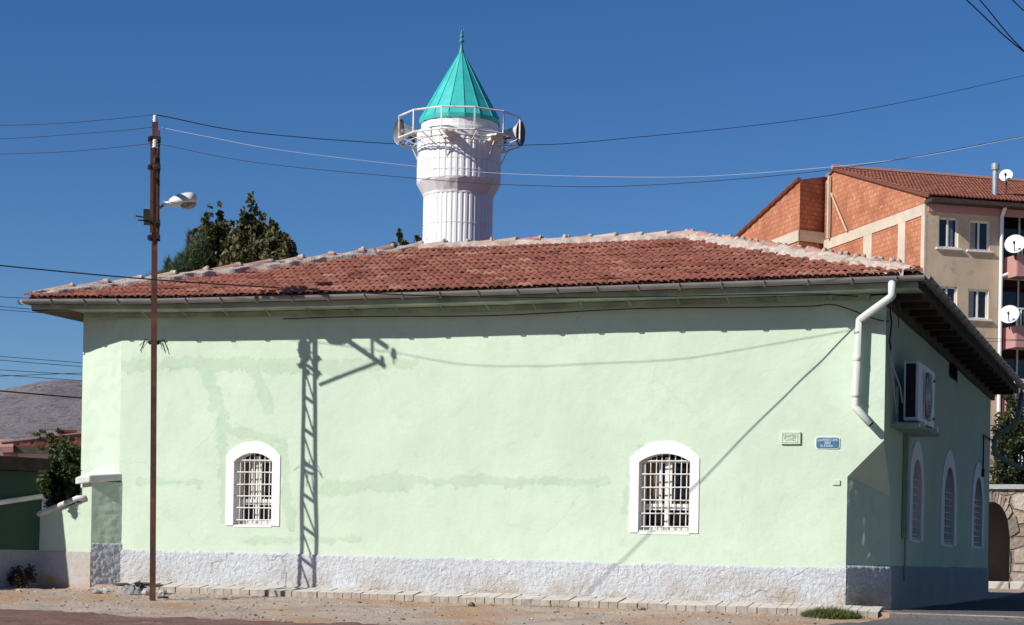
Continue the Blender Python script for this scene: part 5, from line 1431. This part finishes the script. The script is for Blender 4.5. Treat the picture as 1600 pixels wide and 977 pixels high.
# concrete frame showing in the brick
mb = MB()
def beam(pts, fr_, f0, f1):
    n = len(pts); mb.add([fr_(u, f1, z) for u, z in pts] + [fr_(u, f0, z) for u, z in pts], [tuple(range(n))] + [(i, (i + 1) % n, n + (i + 1) % n, n + i) for i in range(n)])
def gq(*pp): return [gpx(x, y) for x, y in pp]
zb1 = gpx(1444.5, 319)[1]; zb0_ = gpx(1444.5, 336)[1]
for k in range(5):
    beam([(0, zb0_ - 2.9 * k), (uR, zb0_ - 2.9 * k), (uR, zb1 - 2.9 * k), (0, zb1 - 2.9 * k)], G, -.05, .04)
for x0, x1 in ((1350, 1363), (1404, 1415), (1440, 1445.5)):
    a, b = gpx(x0, 380)[0], gpx(x1, 380)[0]; beam([(min(a, b), gz_a), (max(a, b), gz_a), (max(a, b), zb0_), (min(a, b), zb0_)], G, -.05, .036)
zz1 = gpx(1250, 359, STEP)[1]; zz0 = gpx(1250, 376, STEP)[1]
beam([(xs + .01, zz0), (xs + 13, zz0), (xs + 13, zz1), (xs + .01, zz1)], lambda u, f, z: G(u, STEP + f, z), -.05, .05)
rv = (G(uR, 0, 0) - G(xs, STEP, 0)); rl = rv.length; rvn = rv.normalized(); rnn = V((rvn.y, -rvn.x, 0))
mb.add([G(xs, STEP, z) + rnn * .05 + rvn * q for q, z in ((0, zz0), (rl, zz0), (rl, zz1), (0, zz1))], [(0, 1, 2, 3)])
obj('concrete_frame', mb, M['concrete'], apt)
mb = MB(); u_, z_ = gpx(1300, 275); mb.bar(G(u_, .12, z_), G(u_, .12, gpx(1300, 372)[1]), .12, .12, gn); mb.bar(G(*gpx(1302, 302)[:1], .12, gpx(1302, 302)[1]), G(gpx(1327, 362)[0], .12, gpx(1327, 362)[1]), .05, .05, gn)
obj('flue_pipe', mb, M['concrete'], apt)
# facade with real openings
ufe, _ = apx(1566, 400); zev = apx(1450, 313)[1]
wins = []
for (xl, xr, yt, yb) in ((1467, 1497, 340, 388), (1515, 1546, 345, 392)):
    a, zt_w = apx(xl, yt); b, zb_w = apx(xr, yb); zt_w = apx((xl + xr) / 2, yt)[1]; zb_w = apx((xl + xr) / 2, yb)[1]; wins.append((a, b, zb_w, zt_w))
dz = wins[1][3] - apx(1528, 452)[1]
holes = [(a, b, c - dz * k, d - dz * k) for k in range(5) for a, b, c, d in wins if c - dz * k > gz_a]
mb = MB(); rectwall(mb, A, 0.0, ufe, gz_a, zev, holes, .14, 0, 1); obj('facade_wall', mb, [M['beige'], M['beige_trim']], apt)
ux = fd
for a, b, c, d in holes:
    mb = MB(); o = -.11
    for (p, q) in (((a + .035, c), (a + .035, d)), ((b - .035, c), (b - .035, d)), ((a, c + .04), (b, c + .04)), ((a, d - .04), (b, d - .04)), (((a + b) / 2, c), ((a + b) / 2, d))): mb.bar(A(p[0], o, p[1]), A(q[0], o, q[1]), .075, .05, fn_)
    mb.box(A((a + b) / 2, .03, c - .03), fd, fn_, UP, (b - a) / 2 + .12, .08, .035)
    wo = obj('window', mb, M['upvc'], apt)
    mb = MB(); mb.quad(A(a, -.125, c), A(b, -.125, c), A(b, -.125, d), A(a, -.125, d)); obj('pane', mb, M['glass'], wo)
    mb = MB(); u_ = a + (b - a) * random.choice((.04, .52, .62)); e_ = u_ + (b - a) * random.uniform(.16, .42); e_ = min(e_, b - .05)
    cv = [A(u_ + (e_ - u_) * i / 12, -.118 + .012 * (i % 2), z_) for z_ in (c + .05, d - .05) for i in range(13)]
    mb.add(cv, [(i, i + 1, 14 + i, 13 + i) for i in range(12)]); obj('curtain', mb, M[random.choice(('drape', 'drape_blue'))], wo)
# pink balcony bay
ub1 = ufe + 9
bay = MB(); hb = []
zsl = [apx(1580, y)[1] for y in (410, 520, 633)]
flo = zsl[0] - zsl[1]
zfl = [zsl[0] - flo * k for k in range(5)]
holes2 = [(ufe + .55, ufe + 4.6, z + .02, z + 2.35) for z in zfl]
rectwall(bay, lambda u, f, z: A(u, f - .9, z), ufe, ub1, gz_a, zev, holes2, .3); bay.quad(A(ufe, 0, gz_a), A(ufe, -.9, gz_a), A(ufe, -.9, zev), A(ufe, 0, zev))
bo = obj('bay_wall', bay, M['pink'], apt)
for (a, b, c, d) in holes2:
    mb = MB()
    for k in range(6): u = a + (b - a) * k / 5; mb.bar(A(u, -1.12, c), A(u, -1.12, d), .07, .05, fn_)
    mb.bar(A(a, -1.12, d - .04), A(b, -1.12, d - .04), .08, .05, fn_); wo = obj('window', mb, M['upvc'], apt)
    wo['label'] = 'wide balcony glazing'
    mb = MB(); mb.quad(A(a, -1.16, c), A(b, -1.16, c), A(b, -1.16, d), A(a, -1.16, d)); obj('pane', mb, M['glass'], wo)
for z in zfl:
    mb = MB(); mb.box(A(ufe + 2.8, -.05, z - .38), fd, fn_, UP, 2.6, .9, .12)
    mb.box(A(ufe + 2.8, .82, z - .25), fd, fn_, UP, 2.62, .06, .42)
    mb.box(A(ufe + .22, -.05, z - .25), fd, fn_, UP, .06, .9, .42)
    b_ = obj('balcony', mb, M['pink'], apt)
    mb = MB(); 
    for u in linspace(ufe + .22, ufe + 5.3, 30): mb.bar(A(u, .82, z + .17), A(u, .82, z + .85), .05, .05)
    mb.bar(A(ufe + .2, .82, z + .85), A(ufe + 5.4, .82, z + .85), .06, .06); obj('railing', mb, M['upvc'], b_)
# roof of the block
mb = MB()
def ar(u, d, h=0):                                     # u along facade, d horizontal distance from the eave line
    k = (zPk - zE0) / uP; return A(u, 0, 0) + gd * d + UP * (zE0 + .06 + k * d + h) 
pu, pv = .33, .36; nu = int((ub1 + 1) / pu) + 1; nv = int((uP + .45) / pv) + 1
for j in range(nv):
    d0 = -.45 + j * pv
    for i in range(nu):
        u0_ = -.12 + i * pu; r = clamp(random.gauss(.5, .22), 0, 1); vs = []; nx = 7; dzz = random.uniform(-.01, .012)
        for (dd, hh) in ((0, -.03), (0, .035), (pv * 1.1, 0)):
            for x in linspace(0, 1, nx): vs.append(ar(u0_ + x * pu, min(d0 + dd, uP), hh + .05 * abs(math.sin(math.pi * x * 2)) + dzz))
        mb.add(vs, [(q * nx + x, q * nx + x + 1, (q + 1) * nx + x + 1, (q + 1) * nx + x) for q in range(2) for x in range(nx - 1)], 0, r)
ud = ub1 + 1
mb.add([ar(-.1, -.45, -.1), ar(ud, -.45, -.1), ar(ud, uP, -.06), ar(-.1, uP, -.06)], [(0, 1, 2, 3)], 0, .4)
mb.add([ar(-.1, uP, -.06), ar(ud, uP, -.06), A(ud, 0, 0) + gd * (uP * 2.2) + UP * zE0, A(-.1, 0, 0) + gd * (uP * 2.2) + UP * zE0 * 1.0], [(0, 1, 2, 3)], 0, .4)
ro = obj('roof', mb, M['tile_far'], apt)
mb = MB(); mb.tube([ar(-.15, uP, .06), ar(ud, uP, .06)], .12, 8); obj('ridge_cap', mb, M['ridge'], ro)
mb = MB(); mb.bar(ar(-.08, -.45, -.06), ar(-.08, uP, -.02), .08, .12); 
mb.tube([G(u, STEP + .05, zl0 + slp * (u - xs) + .02 + .04 * (i % 2)) for i, u in enumerate(linspace(xs, xs + 10, 30))], .1, 6)
obj('verge_tiles', mb, M['tile_far'], ro)
mb = MB(); mb.box(ar(ud / 2 - .05, -.3, -.26), fd, fn_, UP, ud / 2, .32, .07); obj('eave_board', mb, M['rafter'], ro)
mb = MB(); mb.box(A(ud / 2, .03, zev - .22), fd, fn_, UP, ud / 2 - .1, .03, .22); obj('frieze', mb, M['pink'], apt)
mb = MB(); u_, _ = apx(1564, 400); mb.tube([A(u_, .35, zev - .02), A(u_ - .05, .12, zev - .45), A(u_ - .05, .12, gz_a)], .075, 10)
pp_ = apx(1567, 433)[1]; mb.tube([A(u_ - .05, .14, pp_), A(u_ + .3, .16, pp_ + .12), A(u_ + .45, -.1, pp_ + .1)], .07, 8); obj('downpipe', mb, M['dish'], apt)
mb = MB(); uc, zc = apx(1556, 285); cpos = A(apx(1556, 300)[0], -1.2, 0); cy = cpos.y
b0 = at_Y(1555, 294, cy).z; b1 = at_Y(1555, 256, cy).z
mb.lathe(V((at_Y(1555, 280, cy).x, cy, 0)), [(.12, b0 - .6), (.12, b1 - .25), (.17, b1 - .25), (.17, b1), (.12, b1 + .02), (.001, b1 + .02)], 20); obj('chimney', mb, M['steel'], apt, smooth=False)
# satellite dishes
def dish(x, y, Y, rpx, lab, aim=(-.35, -.9, .35), foot=None):
    c = at_Y(x, y, Y); R_ = rpx * Y / F; d = V(aim).normalized()
    h = thing('satellite_dish', c, lab, 'satellite dish', 'satellite dishes on the apartment building')
    mb = MB(); mb.lathe(c, [(.001, -.12 * R_ * 2), (R_ * .35, -.105 * R_ * 2), (R_ * .7, -.06 * R_ * 2), (R_, 0), (R_ * 1.01, -.01), (R_ * .7, -.075 * R_ * 2), (R_ * .3, -.125 * R_ * 2), (.001, -.14 * R_ * 2)], 28, 0, d); obj('reflector', mb, M['dish'], h, smooth=True, fix=False)
    mb = MB(); e = c + d * R_ * .9 - UP * R_ * .25; mb.tube([c - UP * R_ * .95, e], .02, 6); mb.tube([e, e - d * .12], .045, 8)
    obj('feed_arm', mb, M['iron'], h)
    mb = MB(); f = foot if foot else c - d * .2 - UP * (R_ * 1.3); mb.tube([c - d * R_ * .28, c - d * (R_ * .28 + .15), f], .03, 8); obj('mast', mb, M['iron'], h)
rz = ar(apx(1572, 300)[0] + .3, 1.6); dish(1572, 274, rz.y, 10.5, 'small satellite dish up on the tiled roof by the chimney', foot=V((at_Y(1572, 280, rz.y).x, rz.y, rz.z)))
yb_ = A(ufe + .8, 1.2, 0).y
dish(1586, 381, yb_, 16, 'satellite dish on the topmost balcony railing'); dish(1577, 491, yb_, 15.5, 'satellite dish on the middle balcony below the top one'); dish(1573, 602, yb_ , 13.5, 'lowest satellite dish, just above the conifer')

# ------------------------------------------------------------------ far house on the left, hill
Yh = 42.0
hb_ = at_Y(60, 735, Yh); hu = V((.97, .25, 0)).normalized(); hn = V((hu.y, -hu.x, 0))
H0 = V((hb_.x, hb_.y, 0))
def HW(u, f, z): return H0 + hu * u + hn * f + UP * z
def hpx(x, y, f=0): p = at_plane(x, y, H0 + hn * f, hn); return (p - H0).dot(hu), p.z
ha, z1h = hpx(28, 715); hbb, z2h = hpx(150, 716)
zhe = hpx(70, 702)[1]
house = thing('far_house', V((H0.x, H0.y, 1.0)), 'low house with red tiled roof beyond the garden wall under the hill', 'house')
mb = MB(); rectwall(mb, HW, ha, hbb + 2, .9, zhe, [], .1); mb.quad(HW(ha, 0, .9), HW(ha, -6, .9), HW(ha, -6, zhe), HW(ha, 0, zhe)); obj('wall', mb, M['coping'], house)
mb = MB(); zrg = hpx(122, 672)[1]; kk = (zrg - zhe) / 3.0
def hr(u, d, h=0): return HW(u, .3 - d, zhe + kk * d * 1.15 + h)
for j in range(9):
    d0 = j * .36
    for i in range(14):
        u0_ = ha - .3 + i * .3; r = random.random(); vs = []; nx = 6
        if u0_ < ha - .3 + d0 * .8: continue
        for (dd, hh) in ((0, -.03), (0, .035), (.39, 0)):
            for x in linspace(0, 1, nx): vs.append(hr(u0_ + x * .3, d0 + dd, hh + .04 * abs(math.sin(math.pi * x * 2))))
        mb.add(vs, [(q * nx + x, q * nx + x + 1, (q + 1) * nx + x + 1, (q + 1) * nx + x) for q in range(2) for x in range(nx - 1)], 0, r)
mb.add([hr(ha - .35, 0, -.05), hr(hbb + 2, 0, -.05), hr(hbb + 2, 3.3, -.05), hr(ha + 2.3, 3.3, -.05)], [(0, 1, 2, 3)], 0, .4)
mb.add([hr(ha - .35, 0, -.05), hr(ha + 2.3, 3.3, -.05), HW(ha - .3, -6, zhe)], [(0, 1, 2)], 0, .4)
ro = obj('roof', mb, M['tile_far'], house)
mb = MB(); mb.tube([hr(ha - .4, 0, .03), hr(ha + 2.3, 3.3, .06)], .09, 8); obj('ridge_cap', mb, M['ridge'], ro)
mb = MB(); mb.bar(HW(ha - .35, .34, zhe - .05), HW(hbb + 2, .34, zhe - .05), .1, .14); obj('eave_board', mb, M['soffit'], ro)
mb = MB(); cu_, cz_ = hpx(106, 680, -2); mb.box(HW(cu_, -2, cz_ - .1), hu, hn, UP, .16, .14, .16); mb.box(HW(cu_, -2, cz_ + .08), hu, hn, UP, .20, .17, .03); obj('chimney', mb, M['tile_far'], ro)
# second low roof at the very edge
hs2 = thing('shed', HW(ha - 3.2, 1.2, 1.0), 'small shed with brown tiled roof edge at the extreme left', 'shed')
mb = MB(); mb.box(HW(ha - 2.6, -.4, 2.0), hu, hn, UP, 1.9, 1.5, zhe - 2.25 if zhe > 2.4 else .4); obj('shed_wall', mb, M['soffit'], hs2)
mb = MB(); zz = hpx(10, 708)[1]
q8 = [HW(ha - 4.8, 1.4, zz - .3), HW(ha - .1, 1.4, zz - .05), HW(ha - .1, -2, zz + .30), HW(ha - 4.8, -2, zz + .05)]
mb.add(q8 + [p + UP * .12 for p in q8], [(0, 1, 2, 3), (4, 5, 6, 7), (0, 1, 5, 4), (1, 2, 6, 5), (2, 3, 7, 6), (3, 0, 4, 7)], 0, .3); obj('roof', mb, M['ridge'], hs2)
# hill
mb = MB()
rid = [(-900, 640), (-500, 625), (-200, 628), (-60, 622), (0, 610), (30, 603), (60, 596), (90, 593.5), (130, 594), (220, 588), (400, 600), (700, 640), (1000, 700), (1500, 790)]
def ridge(x): return interp(rid, x)
def hl(x, k):
    Y = 900 + 1500 * k; y = 868 + (ridge(x) - 868) * (k ** .8); p = at_Y(x, y, Y)
    p.z += (14 * fbm(p * .006, 4) + 4 * fbm(p * .03, 3)) * min(1, k * 4) * (1 - .75 * (k > .98)) ; return p
mb.grid(hl, linspace(-900, 1500, 240), linspace(0, 1, 60))
mb.grid(lambda x, k: at_Y(x, 0, 2400 + 900 * k) * 1 + UP * (at_Y(x, ridge(x), 2400).z - at_Y(x, 0, 2400 + 900 * k).z - 200 * k), linspace(-900, 1500, 60), linspace(0.01, 1, 6))
struct(obj('hill', mb, M['hill'], smooth=True))

# ------------------------------------------------------------------ small things on the ground
def rock(mb, c, r, m=0, sq=.7, seed=0, seg=9, st=6):
    vs = []; fs = []; rot = Matrix.Rotation(random.uniform(0, 6), 3, 'Z')
    for u in range(st + 1):
        for w in range(seg):
            th = math.pi * u / st; fi = 2 * math.pi * w / seg; d = V((math.sin(th) * math.cos(fi), math.sin(th) * math.sin(fi), math.cos(th)))
            f = 1 + .45 * noise.noise(d * 1.4 + V((seed, 0, 0))) + .15 * noise.noise(d * 4 + V((seed, 0, 0)))
            q = rot @ V((d.x * r[0] * f, d.y * r[1] * f, d.z * r[2] * f)); vs.append(c + q)
    for u in range(st):
        for w in range(seg): fs.append((u * seg + w, u * seg + (w + 1) % seg, (u + 1) * seg + (w + 1) % seg, (u + 1) * seg + w))
    mb.add(vs, fs, m, random.random())
def gp_px(x, o): s = fr(x, 900, o)[0]; return W(s, o, gz_so(s, o))
mb = MB()
for _ in range(1500):
    x = random.uniform(-10, 1330); o = .30 + random.random() ** 1.4 * 2.6; p = gp_px(x, o); r = .004 + .014 * random.random() ** 4
    rock(mb, p + UP * r * .2, (r * random.uniform(.8, 1.5), r, r * .6), random.choice((1, 1, 2, 2, 3, 3, 0)), 0, random.random() * 50, 6, 4)
tag(obj('gravel', mb, [M['paver'], M['rock'], M['rock_dark'], M['clod']]), 'scattered small pebbles on the dirt verge', 'gravel', kind='stuff')
GS = 'loose stones on the dirt verge'
for (x, o, r, m, lab) in ((737, .62, (.045, .035, .03), 'rock_dark', 'dark wedge of stone alone on the dirt below the middle of the wall'), (1004, .36, (.05, .03, .022), 'brickbit', 'broken pink brick piece lying against the kerb below the right window'), (152, .85, (.05, .04, .025), 'rock', 'pale flat stone left of the sack heap'),
                       (255, 1.0, (.06, .03, .02), 'rock_dark', 'dark flat stone at the foot of the utility pole'), (30, 1.0, (.03, .03, .02), 'paver', 'small pale stone at the far left of the dirt')):
    p = gp_px(x, o); mb = MB(); rock(mb, p + UP * r[2] * .4, r, 0, 0, x * .1, 10, 7); tag(obj('stone', mb, M[m]), lab, 'stone', GS)
# crumpled sack heap
p = gp_px(205, .62)
sk = thing('rubble_heap', p, 'crumpled grey sack and broken rubble heaped beside the pole', 'rubble')
mb = MB(); vs = []; fs = []; n1, n2 = 26, 20
for i in range(n1):
    for j in range(n2):
        u = i / (n1 - 1) - .5; v = j / (n2 - 1) - .5; e = max(0, 1 - (u * u + v * v) * 4.2)
        h = .10 * e ** .6 + .05 * abs(noise.noise(V((u * 9, v * 9, 1)))) * (e > 0) + .03 * abs(noise.noise(V((u * 20, v * 20, 4)))) - .012
        vs.append(p + LEFT * (u * .30 + .03 * noise.noise(V((v * 7, u * 7, 0)))) + OUT * (v * .24) + UP * h * .8)
for i in range(n1 - 1):
    for j in range(n2 - 1): fs.append((i * n2 + j, i * n2 + j + 1, (i + 1) * n2 + j + 1, (i + 1) * n2 + j))
mb.add(vs, fs); obj('sack', mb, M['sack'], sk, smooth=False)
mb = MB(); 
for q in range(5): rock(mb, p + LEFT * random.uniform(-.22, .2) + INN * random.uniform(.02, .16) + UP * random.uniform(.06, .11), (random.uniform(.05, .1), .045, .018), 0, 0, q * 7.7)
obj('dark_scraps', mb, M['sack_dark'], sk)
for q in range(4):
    mb = MB(); rock(mb, p + LEFT * random.choice((-1, 1)) * random.uniform(.2, .4) + OUT * random.uniform(-.1, .15) + UP * .02, (.05, .035, .03), 0, 0, q * 3.1); obj('chunk', mb, M['mortar_grey'], sk)
# grass tuft and straw by the kerb
def blades(mb, c, rx, ry, n, h, lean=.5):
    for _ in range(n):
        a = random.uniform(0, 6.283); rr = math.sqrt(random.random()); q = c + RIGHT * (rx * rr * math.cos(a)) + OUT * (ry * rr * math.sin(a)); s_, o_ = so(q); q.z = gz_so(s_, o_, False) - .01
        d = V((random.gauss(0, lean), random.gauss(0, lean), 1)).normalized(); L = h * random.uniform(.4, 1.15) * (1.15 - .6 * rr * rr); w = d.cross(V((random.gauss(0, 1), random.gauss(0, 1), 0))).normalized() * .0035
        t = d + V((random.gauss(0, .35), random.gauss(0, .35), -.25)); m_ = q + d * L * .55
        mb.add([q - w, q + w, m_ + w * .8, m_ - w * .8, m_ + t.normalized() * L * .5], [(0, 1, 2, 3), (3, 2, 4)], 0, random.random())
mb = MB(); blades(mb, gp_px(1300, .40), .27, .13, 2600, .115, .45)
tag(obj('grass', mb, M['grass'], fix=False), 'green tuft of grass growing at the kerb below the cut corner', 'grass', kind='stuff')
mb = MB(); blades(mb, gp_px(868, .36), .30, .04, 420, .05, 1.6); blades(mb, gp_px(1345, .38), .12, .07, 200, .05, 1.2)
tag(obj('dry_grass', mb, M['straw'], fix=False), 'wisps of yellow straw lying along the kerb', 'straw', kind='stuff')
